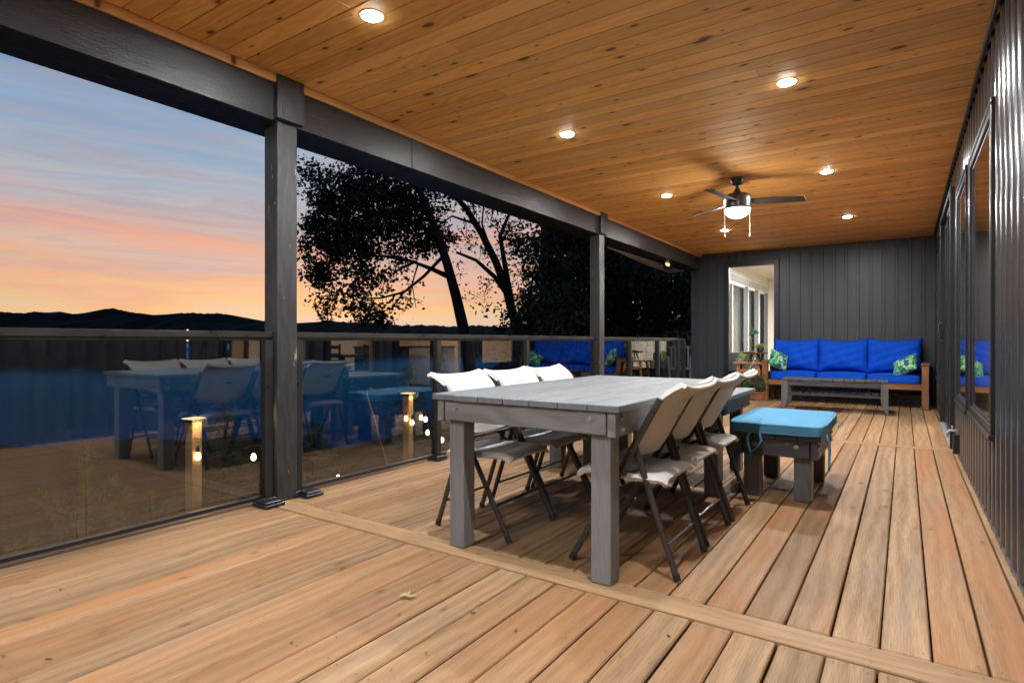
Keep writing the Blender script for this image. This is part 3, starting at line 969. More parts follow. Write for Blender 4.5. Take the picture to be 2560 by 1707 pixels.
# charcoal armchair just inside, seen over its back
ac = thing('grey_armchair', (-2.75, YE + .62, 0), R(20), 'grey upholstered armchair inside the end window, seen from behind', 'armchair')


def pillow_box(w_, d_, h_, puff=.02, n=10, seed=0, crown=.0, e=8):
    """boxed cushion: rounded slab with a softly crowned top"""
    b = MB()
    r = bmesh.ops.create_cube(b.bm, size=2.0)
    bmesh.ops.subdivide_edges(b.bm, edges=b.bm.edges[:], cuts=n, use_grid_fill=True)
    rr = random.Random(seed)
    px, py = rr.uniform(0, 9), rr.uniform(0, 9)
    for v in b.bm.verts:
        x, y, z = v.co
        k = (abs(x) ** e + abs(y) ** e + abs(z) ** e) ** (1 / e)
        x, y, z = x / k, y / k, z / k
        wob = .35 * math.sin(3.1 * x + px) * math.sin(2.7 * y + py)
        zc = z * h_ / 2 + (crown + puff * wob * .4) * (1 - x * x) * (1 - y * y) * (1 if z > 0 else .2)
        sx = 1 + puff * .25 * (1 - z * z) * (1 - y * y)
        sy = 1 + puff * .25 * (1 - z * z) * (1 - x * x)
        v.co = (x * w_ / 2 * sx, y * d_ / 2 * sy, zc)
    return b


pillow_box(.78, .16, .42, .03, 6, 4).build('backrest', 'grey_f', ac, (0, -.26, .60))
pillow_box(.74, .6, .2, .03, 6, 5, .02).build('seat', 'grey_f', ac, (0, .05, .36))
for sx in (-1, 1):
    pillow_box(.14, .66, .34, .03, 6, 6).build('arm', 'grey_f', ac, (sx * .42, .0, .46))
    for sy in (-.25, .25):
        MB().tube([(sx * .36, sy, .0), (sx * .34, sy, .26)], .02, 8).build('leg', 'walnut', ac)
tgx = thing('card_tag', (-2.56, YE + .26, .72), R(20), 'lime green and grey card tag hanging on the grey armchair', 'tag')
MB().box((0, 0, .05), (.115, .006, .10), .002, Matrix.Rotation(R(28), 3, 'Y')).build('green_card', 'lime', tgx)
MB().box((-.05, -.008, -.045), (.13, .006, .10), .002, Matrix.Rotation(R(28), 3, 'Y')).build('grey_card', 'card', tgx)

# ------------------------------------------------------------------ room behind the corrugated wall (mirrored in the railing glass)
ki = thing('kitchen_room', (XW + .172, 0, 0), kind='structure')
KD = 4.6
MB().b2(0, KD, 3.0, YE, -.05, 0.0).build('floor', 'maple', ki, smooth=None)
MB().b2(0, KD, 3.0, YE, 2.62, 2.66).build('ceiling', 'whitep', ki, smooth=None)
MB().b2(KD, KD + .1, 3.0, YE, 0, 2.62).build('back_wall', 'tan', ki, smooth=None)
MB().b2(0, KD, 2.9, 3.0, 0, 2.62).build('side_wall', 'tan', ki, smooth=None)
MB().b2(0.01, KD, YE - .02, YE + .08, 0, 2.62).build('side_wall', 'tan', ki, smooth=None)
kx = XW + .172
dr = thing('interior_door', (kx + KD - .03, 7.6, 0), label='pale panelled interior door seen mirrored in the railing glass', cat='door')
MB().b2(-.03, .02, -.42, .42, 0.0, 2.05, .004).build('door_leaf', 'whitep', dr)
MB().b2(-.05, .025, -.50, -.425, 0.0, 2.13, .004).b2(-.05, .025, .425, .50, 0.0, 2.13, .004).b2(-.05, .025, -.424, .424, 2.06, 2.13, .004).build('door_frame', 'walnut', dr)
MB().lathe([(.012, 0), (.012, .04), (.028, .05), (.028, .075), (.01, .085)], 12).build('knob', 'brass', dr, (-.03, .34, 1.0), (0, R(-90), 0))
# dark dining set
dt = thing('interior_dining_table', (kx + 2.0, 7.2, 0), label='dark dining table inside the house seen mirrored in the railing glass', cat='table')
MB().box((0, 0, .74), (.95, 1.7, .045), .006).build('tabletop', 'darkfl', dt)
for sx in (-.4, .4):
    for sy in (-.76, .76):
        MB().box((sx, sy, .36), (.07, .07, .718), .004).build('leg', 'darkfl', dt)
kc = thing('interior_dining_chair', (kx + 1.25, 6.6, 0), 0, 'dark wooden dining chair inside the house, nearest to the second window', 'chair', 'dark chairs indoors')
MB().box((0, 0, .45), (.43, .43, .04), .008).build('seat', 'darkfl', kc)
for sx in (-.19, .19):
    for sy in (-.19, .19):
        MB().box((sx, sy, .2145), (.035, .035, .429), .003).build('leg', 'darkfl', kc)
for sy in (-.19, .19):
    MB().box((-.19, sy, .72), (.032, .032, .50), .003).build('back_post', 'darkfl', kc)
for z_ in (.66, .78, .92):
    MB().box((-.19, 0, z_), (.02, .34, .06), .003).build('back_slat', 'darkfl', kc)
for (x_, y_, rz, lab) in ((1.25, 7.55, 0, 'dark wooden dining chair inside the house, behind the near door leaf'), (2.75, 6.7, 180, 'dark wooden dining chair on the far side of the indoor table, nearer one'), (2.75, 7.6, 180, 'dark wooden dining chair on the far side of the indoor table, farther one')):
    c_ = copy_tree(kc)
    c_.location = (kx + x_, y_, 0)
    c_.rotation_euler = (0, 0, R(rz))
    c_['label'] = lab
# kitchen run
kb = thing('kitchen_cabinet', (kx + 1.35, 9.85, 0), 0, 'white kitchen drawer cabinet indoors mirrored in the railing glass', 'cabinet')
MB().b2(0, .6, -.45, .45, .08, .88, .004).build('carcass', 'whitep', kb)
MB().b2(.05, .6, -.44, .44, 0, .079).build('plinth', 'slate', kb)
for z_, h_ in ((.10, .30), (.41, .22), (.64, .22)):
    q = MB().b2(-.02, -.001, -.44, .44, z_, z_ + h_, .003).build('drawer_front', 'whitep', kb)
    MB().tube([(-.045, -.2, z_ + h_ - .05), (-.045, .2, z_ + h_ - .05)], .006, 6).build('handle', 'boltd', q)
MB().b2(-.03, .62, -.47, .47, .881, .92, .004).build('worktop', 'slate', kb)
ks = thing('kitchen_counter', (kx + 1.6, 8.6, 0), 0, 'dark topped counter indoors with a copper pan on it', 'counter')
MB().b2(0, .6, -.5, .5, .0, .88, .004).build('carcass', 'slate', ks)
MB().b2(-.03, .63, -.52, .52, .881, .92, .004).build('worktop', 'slate', ks)
cp = thing('copper_pan', (kx + 1.8, 8.55, .921), 0, 'copper pan on the dark indoor counter', 'pan')
MB().lathe([(.10, 0), (.13, .02), (.14, .10), (.132, .10), (.12, .03), (.05, .02)], 20).build('bowl', 'copper', cp)
MB().tube([(.0, .13, .08), (.0, .3, .11)], .01, 6).build('handle', 'boltd', cp)
fg = thing('refrigerator', (kx + KD - .4, 9.2, 0), 0, 'white refrigerator against the back wall indoors', 'refrigerator')
MB().b2(-.35, .35, -.4, .4, .02, 1.75, .012).build('body', 'whitep', fg)
MB().b2(-.40, -.352, -.395, .395, .62, 1.74, .01).build('door', 'whitep', fg)
MB().b2(-.40, -.352, -.395, .395, .04, .61, .01).build('freezer_door', 'whitep', fg)
MB().tube([(-.42, .33, .75), (-.44, .33, .8), (-.44, .33, 1.3), (-.42, .33, 1.35)], .01, 6).build('handle', 'alum', fg)
for (y_, lab) in ((7.2, 'hanging lamp over the indoor dining table'), (9.6, 'hanging lamp in the indoor kitchen')):
    pl = thing('pendant_lamp', (kx + 2.0, y_, 2.62), 0, lab, 'pendant lamp', 'indoor pendant lamps')
    MB().tube([(0, 0, 0), (0, 0, -.35)], .006, 6).build('cord', 'wire', pl)
    MB().lathe([(.03, -.35), (.10, -.40), (.16, -.50), (.15, -.51), (.09, -.42)], 20).build('shade', 'lampl', pl)
    area('pendant_light', pl, (0, 0, -.55), 110, .3, (1, .80, .55))
pt = thing('framed_picture', (kx + KD - .001, 5.6, 1.5), 0, 'framed picture on the tan indoor wall', 'picture')
MB().b2(-.03, 0, -.4, .4, -.3, .3, .004).build('frame', 'darkfl', pt)
MB().b2(-.034, -.031, -.34, .34, -.24, .24).build('print', 'card', pt, smooth=None)

# ------------------------------------------------------------------ recessed lights
LED = 34.5
lens_me = MB().lathe([(.050, 0), (.049, -.006), (.045, -.010), (.030, -.012), (.012, -.013)], 24).data('lens')
lens_me.materials.append(M['led'])
ring_me = MB().lathe([(.064, .000), (.064, -.003), (.061, -.004), (.053, -.003), (.052, .000)], 28).data('trim_ring')
ring_me.materials.append(M['whitep'])
spots = [(-2.275, 2.06, 'recessed ceiling light at the top left, nearest the beam'),
         (-.633, 4.10, 'recessed ceiling light nearest on the house side'),
         (-2.265, 4.13, 'recessed ceiling light, second from the camera on the lake side'),
         (-.638, 6.48, 'recessed ceiling light right of the fan, above its long blade'),
         (-2.27, 6.51, 'recessed ceiling light left of the fan'),
         (-.642, 8.99, 'recessed ceiling light farthest on the house side, over the sofa'),
         (-2.255, 9.05, 'recessed ceiling light farthest on the lake side, below the fan')]
hid = [(-.633, 1.75), (-2.275, -.35), (-.633, -.6), (-2.275, -2.4), (-.633, -2.6)]
for (x, y, lab) in spots + [(a, b_, 'recessed ceiling light outside the picture above the viewpoint') for a, b_ in hid]:
    t_ = thing('recessed_light', (x, y, ZC), 0, lab, 'ceiling light', 'recessed ceiling lights')
    place('lens', lens_me, None, t_)
    place('trim_ring', ring_me, None, t_)
    area('led_lamp', t_, (0, 0, -.016), LED, .08, (.985, .985, .985))

# ------------------------------------------------------------------ ceiling fan
fan = thing('ceiling_fan', (-1.43, 6.24, ZC), 0, 'dark bronze three-blade ceiling fan with a lit opal bowl', 'ceiling fan')
MB().lathe([(.071, 0), (.072, -.02), (.060, -.055), (.035, -.070), (.02, -.074)], 28).build('canopy', 'fanm', fan)
MB().tube([(0, 0, -.07), (0, 0, -.13)], .0145, 12).build('downrod', 'fanm', fan)
mo = MB().lathe([(.018, -.095), (.022, -.11), (.042, -.145), (.060, -.158), (.105, -.166), (.126, -.180), (.136, -.205), (.136, -.262), (.1385, -.264), (.1385, -.270), (.136, -.272), (.136, -.296), (.1385, -.298), (.1385, -.303), (.136, -.305), (.134, -.318)], 36).build('motor_housing', 'fanm', fan)
MB().lathe([(.128, -.3185), (.126, -.335), (.112, -.365), (.082, -.392), (.045, -.408), (.01, -.413)], 32).build('light_bowl', 'globe', fan)
pl_ = bpy.data.lights.new('fan_lamp', 'POINT')
pl_.energy = 13
pl_.color = (1, .86, .64)
pl_.shadow_soft_size = .12
po = bpy.data.objects.new('fan_lamp', pl_)
C.objects.link(po)
po.parent = fan
po.location = (0, 0, -.52)
bm_ = MB()
bm_.prism([(.10, -.038, 0), (.16, -.058, 0), (.615, -.068, 0), (.665, .058, 0), (.18, .060, 0), (.10, .040, 0)], (0, 0, .007))
blade_me = bm_.data('blade')
blade_me.materials.append(M['fanb'])
for a in (21, 141, 261):
    b_ = place('blade', blade_me, None, fan, (0, 0, -.245), (R(11), 0, R(a)))
    b_.rotation_euler = (Matrix.Rotation(R(a), 3, 'Z') @ Matrix.Rotation(R(-14), 3, 'X')).to_euler()
for dx, dy, l in ((-.107, -.078, .26), (.107, .074, .25)):
    MB().tube([(dx, dy, -.315), (dx, dy, -.315 - l)], .0022, 5).lathe([(.003, 0), (.007, -.008), (.007, -.028), (.002, -.034)], 8, (dx, dy, -.315 - l)).build('pull_chain', 'cordw', fan)


# ------------------------------------------------------------------ dining table, low table and benches
def plank_table(name, x0, x1, y0, y1, top, nboards, leg, inset, apron, label, cat, mats, over=.045, group=None, edge=None, bolts='bolt', tth=.030):
    cx, cyy = (x0 + x1) / 2, (y0 + y1) / 2
    t_ = thing(name, (cx, cyy, 0), 0, label, cat, group)
    hx, hy = (x1 - x0) / 2, (y1 - y0) / 2
    mt, mx, my, mz = mats
    bw = 2 * hx / nboards
    me = MB().box((0, 0, 0), (bw - .004, 2 * hy, tth), .0035).data('top_board')
    me.materials.append(M[mt])
    for i in range(nboards):
        place('top_board', me, None, t_, (-hx + bw * (i + .5), rnd.uniform(-.002, .002), top - tth / 2 + rnd.uniform(-.001, .001)))
    za, zb = top - tth - .002 - apron, top - tth - .002
    ax_, ay_ = hx - over, hy - over
    for s in (-1, 1):
        MB().box((0, 0, 0), (2 * ax_ - .09, .038, apron), .003).build('end_apron', mx, t_, (0, s * (ay_ - .019), (za + zb) / 2))
        MB().box((0, 0, 0), (.038, 2 * ay_ + .006, apron + .006), .003).build('side_apron', my, t_, (s * (ax_ - .019), 0, (za + zb) / 2 - .003))
    bme = MB().lathe([(.016, 0), (.016, .002), (.010, .003), (.010, .010), (.007, .012)], 10).data('bolt')
    bme.materials.append(M[bolts])
    lx, ly = ax_ - .038 - leg / 2 - .004, ay_ - .038 - leg / 2 - .001
    for sx in (-1, 1):
        for sy in (-1, 1):
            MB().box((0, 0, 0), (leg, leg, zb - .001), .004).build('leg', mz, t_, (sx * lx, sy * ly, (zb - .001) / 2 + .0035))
            if edge:
                MB().box((0, 0, 0), (.004, leg - .012, za - .02), .001).build('bare_edge', edge, t_, (sx * lx + leg / 2 + .0028, sy * ly, (za - .02) / 2 + .008))
            place('bolt', bme, None, t_, (sx * (lx - .03), sy * (ay_ + .0003), (za + zb) / 2 + .012), (R(-90 * sy), 0, 0))
            for dz in (-.028, .026):
                place('bolt', bme, None, t_, (sx * (ax_ + .0003), sy * (ly + .03), (za + zb) / 2 + dz), (0, R(90 * sx), 0))
    return t_


plank_table('dining_table', -1.945, -.945, 2.15, 4.03, .762, 7, .091, .0, .095, 'large grey painted plank dining table between two rows of folding chairs', 'table', ('greyt', 'greyx', 'greyy', 'greyz'), over=.022)
plank_table('low_table', -1.80, -.99, 4.09, 4.95, .645, 6, .085, 0, .10, 'lower grey plank table just beyond the dining table', 'table', ('greyt', 'char', 'chary', 'charz'), over=.04)


def bench(x0, x1, label, clab, seed):
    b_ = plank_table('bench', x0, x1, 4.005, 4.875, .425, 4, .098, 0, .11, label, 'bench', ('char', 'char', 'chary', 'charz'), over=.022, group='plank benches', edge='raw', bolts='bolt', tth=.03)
    w_, d_, h_ = (x1 - x0) + .03, .95, .074
    c_ = thing('bench_cushion', ((x0 + x1) / 2, 4.44, .4265), 0, clab, 'cushion', 'blue bench cushions')
    pillow_box(w_, d_, h_, .03, 18, seed, .010, 14).build('pad', 'teal', c_, (0, 0, h_ / 2))
    for z_ in (.010, h_ - .010):
        pts = []
        hx, hy, rr = w_ / 2 + .002, d_ / 2 + .002, .035
        for q in range(32):
            a = 2 * math.pi * q / 32
            e = 8
            k = (abs(math.cos(a)) ** e + abs(math.sin(a)) ** e) ** (1 / e)
            pts.append((hx * math.cos(a) / k, hy * math.sin(a) / k, z_))
        pts.append(pts[0])
        MB().tube(pts, .0045, 6, False).build('piping', 'tealp', c_)
    for (sx, sy) in ((-1, -1), (1, -1)):
        xx, yy = sx * (w_ / 2 - (.14 if sx < 0 else .02)), sy * (d_ / 2 + .006)
        if sx > 0 and sy < 0:
            xx, yy = w_ / 2 + .006, -d_ / 2 + .12
            pts = [[(xx, yy, .01), (xx + .012, yy - .03, -.02), (xx + .016, yy - .02, -.08), (xx + .02, yy - .03, -.15), (xx + .016, yy - .025, -.21)],
                   [(xx, yy + .01, .01), (xx + .014, yy + .03, -.04), (xx + .018, yy + .01, -.10), (xx + .016, yy - .03, -.14), (xx + .02, yy - .045, -.18)]]
        else:
            pts = [[(xx, yy, .01), (xx - .012, yy + sy * .012, -.03), (xx - .004, yy + sy * .016, -.08), (xx + .008, yy + sy * .016, -.12), (xx + .002, yy + sy * .016, -.19)],
                   [(xx + .06, yy, .01), (xx + .072, yy + sy * .012, -.04), (xx + .05, yy + sy * .016, -.08), (xx + .02, yy + sy * .018, -.11), (xx + .008, yy + sy * .018, -.15)]]
        for p in pts:
            MB().tube(p, .008, 6, True, (1, .25)).build('tie', 'teal', c_)
    MB().tube([(w_ / 2 + .004, d_ / 2 - .10, .012), (w_ / 2 + .03, d_ / 2 - .09, .0), (w_ / 2 + .035, d_ / 2 - .06, -.02), (w_ / 2 + .012, d_ / 2 - .05, -.035), (w_ / 2 + .004, d_ / 2 - .06, -.02)], .006, 6, True, (1, .3)).build('tie', 'tealp', c_)
    return b_


bench(-.955, -.425, 'charcoal plank bench on the house side with a sky blue cushion', 'sky blue box cushion with ties on the near right bench', 1)
bench(-2.46, -1.93, 'charcoal plank bench on the lake side hidden behind the chairs', 'sky blue box cushion on the lake-side bench', 2)

# ------------------------------------------------------------------ folding chairs


def upr(z):
    return .245 - .549 * z


def make_chair():
    t_ = thing('folding_chair', (0, 0, 0), 0, 'x', 'chair', 'white folding chairs')

    def seat(u, v):
        y = .235 - .43 * v
        x = .213 * u * (1 - .05 * (1 - v) ** 2) * (1 - .10 * max(0, (v - .8) / .2) ** 2)
        z = .447 - .014 * math.sin(math.pi * v) * (1 - u * u) - .010 * v
        z += .004 * math.cos(u * math.pi) * (1 - v) * .5
        if v < .14:
            z -= .030 * ((.14 - v) / .14) ** 2
        if v > .92:
            z -= .016 * ((v - .92) / .08) ** 2
        z -= .022 * abs(u) ** 12
        return (-x, y, z)
    s = MB().shell(seat, 22, 22, .019)
    s.build('seat', 'plastic', t_, smooth=60)
    # moulded skirt under the seat rim
    MB().box((0, .02, .418), (.38, .36, .02), .008).build('seat_skirt', 'plastic', t_)

    def rec(u, v):       # moulded hand-hold on the rear of the shell
        a_ = max(0, min(1, (.30 - abs(u)) / .05))
        b__ = max(0, min(1, (.81 - v) / .02)) * max(0, min(1, (v - .66) / .10))
        return a_ * b__

    def back(u, v):
        z = .500 + .330 * v
        y = upr(z) - .012
        wd = .212 + .022 * max(0, (v - .72) / .28) ** 1.2 - .030 * max(0, (.18 - v) / .18) ** 2
        y -= .030 * (1 - u * u)
        y -= .075 * max(0, (v - .70) / .30) ** 2 * (.55 + .45 * abs(u) ** 2)
        zz_ = z - .020 * (1 - abs(u) ** 3) * max(0, (v - .72) / .28) + .012 * u * u * (1 - v)
        y += .012 * abs(u) ** 8 + .022 * rec(u, v)
        return (wd * u, y, zz_)
    bk = MB().shell(back, 36, 40, lambda u, v: .022 - .019 * rec(u, v))
    bo = bk.build('backrest', 'plastic', t_, smooth=60)
    # rolled upper lip
    MB().tube([back(-1 + 2 * i / 20, 1.0) for i in range(21)], [.010] * 21, 8).build('rolled_lip', 'plastic', t_)
    # recessed handle cup behind the slot
    cup = [back(u_ * .27, v_) for u_, v_ in ((-1, .795), (1, .795), (1, .72), (-1, .72))]
    # oval maker's badge on the back of the shell
    bd = MB()
    cen = Vector(back(0, .56))
    q0, q1, q2 = Vector(back(-.1, .56)), Vector(back(.1, .56)), Vector(back(0, .62))
    ux = (q1 - q0).normalized()
    uz = (q2 - cen).normalized()
    nn = ux.cross(uz).normalized()
    if nn.y > 0:
        nn = -nn
    base = cen + nn * .0125
    for (ra, rb, mt, off, nm) in ((.036, .013, 'badge_w', 0.0, 'badge'), (.032, .0105, 'badge_b', .0008, 'badge_oval')):
        p = MB()
        vs3 = [p.bm.verts.new(base + nn * off + ux * ra * math.cos(a) + uz * rb * math.sin(a)) for a in [2 * math.pi * k / 24 for k in range(24)]]
        fce = p.bm.faces.new(vs3)
        ex = bmesh.ops.extrude_face_region(p.bm, geom=[fce])
        for v in [e for e in ex['geom'] if isinstance(e, bmesh.types.BMVert)]:
            v.co += nn * .0006
        p.build(nm, mt, bo, smooth=None)
    return t_, base, ux, uz, nn, bo


M['badge_w'] = plain('badge_white', (.75, .77, .8), .3)
M['badge_b'] = plain('badge_blue', (.03, .10, .20), .3)
chair0, bb_, bux, buz, bnn, bobj = make_chair()
# maker's lettering on the badge
cu = bpy.data.curves.new('badge_text', 'FONT')
cu.body = 'LIFETIME'
cu.size = .0125
cu.align_x = 'CENTER'
cu.align_y = 'CENTER'
cu.extrude = .0002
to = bpy.data.objects.new('badge_text_tmp', cu)
C.objects.link(to)
bpy.context.view_layer.update()
tme = bpy.data.meshes.new_from_object(to.evaluated_get(bpy.context.evaluated_depsgraph_get()))
bpy.data.objects.remove(to)
tme.materials.clear()
mt_ = Matrix(((-bux.x, buz.x, bnn.x), (-bux.y, buz.y, bnn.y), (-bux.z, buz.z, bnn.z))).to_4x4()
mt_.translation = bb_ + bnn * .0018
tme.transform(mt_)
place('badge_lettering', tme, 'badge_w', bobj)

LX = .2275
for sx in (-1, 1):
    x = sx * LX
    p0, p1 = (x, .245, .012), (x, upr(.772), .772)
    u_ = MB().tube([p0, p1], .0155, 10, True, (1, .62), up=(0, 1, 0)).build('front_leg', 'tube', chair0)
    MB().tube([(x, .2475, .0035), (x, .2330, .030)], .0175, 10, True, (1, .68), up=(0, 1, 0)).build('foot_cap', 'foot', u_)
    x2 = sx * (LX - .024)
    q = MB().tube([(x2, upr(.553) + .004, .553), (x2, -.2415, .012)], .0150, 10, True, (1, .62), up=(0, 1, 0)).build('rear_leg', 'tube', chair0)
    MB().tube([(x2, -.245, .0035), (x2, -.2368, .030)], .0172, 10, True, (1, .68), up=(0, 1, 0)).build('foot_cap', 'foot', q)
    MB().tube([(sx * (LX - .046), .10, .424), (sx * (LX - .046), -.12, .412)], .010, 8, True, (1, .7)).build('seat_rail', 'tube', chair0)
    MB().tube([(sx * (LX - .043), .005, .424), (sx * (LX - .043), -.03, .430), (sx * (LX - .043), -.075, .452), (sx * (LX - .043), -.10, .478)], .008, 8, True).build('hinge_link', 'tube', chair0)
    for (yy, zz2) in ((upr(.43), .43), (upr(.54), .54)):
        MB().tube([(sx * (LX - .03), yy, zz2), (sx * (LX + .013), yy, zz2)], .0055, 8).build('rivet', 'bolt', chair0)
MB().tube([(-LX, upr(.17), .17), (LX, upr(.17), .17)], .0075, 8).build('front_stretcher', 'tube', chair0)
yr = -.245 + (.245 + upr(.553)) * (.14 / .553)
MB().tube([(-LX + .024, yr, .14), (LX - .024, yr, .14)], .0075, 8).build('rear_stretcher', 'tube', chair0)
MB().tube([(-LX + .024, upr(.50) + .012, .506), (LX - .024, upr(.50) + .012, .506)], .0085, 8).build('back_crossbar', 'tube', chair0)
row = {'R': (-1.047, R(90)), 'L': (-1.898, R(-90))}
lab = [('R', 2.622, 'white folding chair nearest the camera on the house side of the table'),
       ('R', 3.108, 'white folding chair in the middle of the house-side row'),
       ('R', 3.595, 'white folding chair at the far end of the house-side row, beside the blue bench'),
       ('L', 2.628, 'white folding chair nearest the camera on the lake side of the table'),
       ('L', 3.115, 'white folding chair in the middle of the lake-side row'),
       ('L', 3.605, 'white folding chair at the far end of the lake-side row')]
for i, (sd, yy, l) in enumerate(lab):
    c_ = chair0 if i == 0 else copy_tree(chair0)
    c_.location = (row[sd][0] + rnd.uniform(-.006, .006), yy, .0035)
    c_.rotation_euler = (0, 0, row[sd][1] + R(rnd.uniform(-1, 1)))
    c_['label'] = l

# ------------------------------------------------------------------ sofa
sofa = thing('wooden_sofa', (-.855, 11.02, .0035), R(-2.2), 'brown stained timber sofa frame against the charcoal end wall', 'sofa')
SW = 2.34
for sx in (-1, 1):
    MB().box((sx * (SW / 2 - .045), -.345, .325), (.09, .09, .65), .004).build('leg', 'sofaz', sofa)
    MB().box((sx * (SW / 2 - .045), .24, .325), (.09, .09, .65), .004).build('leg', 'sofaz', sofa)
    MB().box((sx * (SW / 2 - .045), -.05, .671), (.11, .70, .038), .004).build('arm_rest', 'sofay', sofa)
    MB().box((sx * (SW / 2 - .045), -.05, .33), (.036, .49, .09), .003).build('side_rail', 'sofay', sofa)
MB().box((0, -.345, .325), (SW - .182, .038, .090), .004).build('front_rail', 'sofax', sofa)
MB().box((0, .24, .325), (SW - .182, .038, .090), .004).build('back_rail', 'sofax', sofa)
MB().box((0, .24, .14), (SW - .182, .034, .06), .004).build('lower_rail', 'sofax', sofa)
for z_ in (.62, .80):
    MB().box((0, .262, z_), (SW - .182, .03, .085), .004).build('back_slat', 'sofax', sofa)
for sx in (-.5, .5):
    MB().box((sx, .284, .6), (.08, .014, .5), .002).build('back_upright', 'sofaz', sofa)
for k in range(9):
    MB().box((-1.0 + k * .25, -.05, .357), (.09, .55, .022), .003).build('seat_slat', 'sofay', sofa)
CWD = .712


def pillow(w_, h_, t_, n=22, seed=0, pinch=.05, wr=.012, sag=.0, zp=None):
    """knife-edge cushion standing in XZ, thickness along Y"""
    rr = random.Random(seed)
    ph = [rr.uniform(0, 6.28) for _ in range(8)]
    b = MB()
    P = {}
    for side in (1, -1):
        for i in range(n + 1):
            for j in range(n + 1):
                if side == -1 and (i in (0, n) or j in (0, n)):
                    P[side, i, j] = P[1, i, j]
                    continue
                u, v = -1 + 2 * i / n, -1 + 2 * j / n
                k = max(0, (1 - u ** 4) * (1 - v ** 4)) ** .5
                x = w_ / 2 * u * (1 - pinch * (1 - v * v))
                z = h_ / 2 * v * (1 - (pinch if zp is None else zp) * (1 - u * u))
                z -= sag * (1 - u * u) * (v > 0) * v
                edge = (1 - k)
                wv_ = wr * k * (math.sin(9 * u + 4 * v + ph[0]) * .4 + math.sin(13 * v - 6 * u + ph[1]) * .3 + math.sin(23 * u + 5 * v * v + ph[2]) * .3 * (1 - abs(v)) + math.sin(31 * u * (1 + .2 * v) + ph[3]) * .35 * max(0, -v))
                y = -side * (t_ / 2 * k + wv_)
                P[side, i, j] = b.bm.verts.new((x, y, z))
    for side in (1, -1):
        for i in range(n):
            for j in range(n):
                q = [P[side, i, j], P[side, i + 1, j], P[side, i + 1, j + 1], P[side, i, j + 1]]
                b.bm.faces.new(q if side == 1 else q[::-1])
    return b


names3 = ['left', 'middle', 'right']
for k in range(3):
    xl = -.855 + (k - 1) * CWD
    yl = 11.02 - math.sin(R(2.2)) * (k - 1) * CWD
    s_ = thing('seat_cushion', (xl + .004, yl - .075, .373), R(-2.2), 'royal blue seat cushion on the %s of the sofa' % names3[k], 'cushion', 'blue sofa seat cushions')
    pillow_box(CWD - .006, .60, .135, .03, 14, 20 + k, .018).build('pad', 'royal', s_, (0, 0, .0675))
    for z_ in (.012, .122):
        pts = []
        for q in range(33):
            a = 2 * math.pi * q / 32
            kk = (abs(math.cos(a)) ** 8 + abs(math.sin(a)) ** 8) ** (1 / 8)
            pts.append(((CWD / 2 - .002) * math.cos(a) / kk, .302 * math.sin(a) / kk, z_))
        MB().tube(pts, .004, 5, False).build('piping', 'royal', s_)
    b_ = thing('back_cushion', (xl, yl + .135, .508), R(-2.2), 'puffy royal blue back cushion on the %s of the sofa' % names3[k], 'cushion', 'blue sofa back cushions')
    o = pillow(CWD + .05, .60, .27, 30, 40 + k, .05, .024, .0, .15 if k != 1 else .19).build('pad', 'royal', b_, (0, -.03, .275), (R(-11), 0, R((-1, 0, 1)[k] * -1.5)), smooth=70)
tp = thing('throw_pillow', (-1.825, 10.78, .513), R(-2.2), 'green leaf-print throw pillow at the left end of the blue sofa', 'pillow', 'leaf-print throw pillows')
pillow(.33, .33, .14, 16, 61, .07, .008).build('cover', 'print', tp, (0.03, 0, .185), (R(-28), R(24), R(38)), smooth=70)
tp = thing('throw_pillow', (.06, 10.70, .513), R(-2.2), 'green leaf-print throw pillow lying at the right end of the blue sofa', 'pillow', 'leaf-print throw pillows')
pillow(.36, .32, .14, 16, 62, .07, .008).build('cover', 'print', tp, (-.06, .02, .135), (R(-42), R(-26), R(-22)), smooth=70)

# ------------------------------------------------------------------ coffee table
ct = thing('coffee_table', (-.865, 9.72, .0035), R(1.5), 'charcoal slatted coffee table with a lower shelf in front of the sofa', 'coffee table')
TW, TD, TH = 1.345, .56, .465
nb = 10
bw = TW / nb
tm = MB().box((0, 0, 0), (bw - .007, TD, .03), .004).data('top_slat')
tm.materials.append(M['chary'])
for i in range(nb):
    place('top_slat', tm, None, ct, (-TW / 2 + bw * (i + .5), 0, TH - .015 + rnd.uniform(-.0015, .0015)))
for sy in (-1, 1):
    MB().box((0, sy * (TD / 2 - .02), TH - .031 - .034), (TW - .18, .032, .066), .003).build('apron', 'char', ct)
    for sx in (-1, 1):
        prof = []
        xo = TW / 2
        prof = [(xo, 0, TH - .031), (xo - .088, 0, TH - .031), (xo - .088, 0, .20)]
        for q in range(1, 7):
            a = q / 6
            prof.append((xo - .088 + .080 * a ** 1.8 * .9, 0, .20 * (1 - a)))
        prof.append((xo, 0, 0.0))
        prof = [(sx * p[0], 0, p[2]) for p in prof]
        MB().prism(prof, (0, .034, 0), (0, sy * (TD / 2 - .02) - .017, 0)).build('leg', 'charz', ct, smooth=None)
sm_ = MB().box((0, 0, 0), (.07, TD - .1, .018), .003).data('shelf_slat')
sm_.materials.append(M['chary'])
for i in range(13):
    place('shelf_slat', sm_, None, ct, (-.51 + i * .085, 0, .262))
for sy in (-1, 1):
    MB().box((0, sy * (TD / 2 - .06), .236), (TW - .17, .03, .032), .003).build('shelf_rail', 'char', ct)

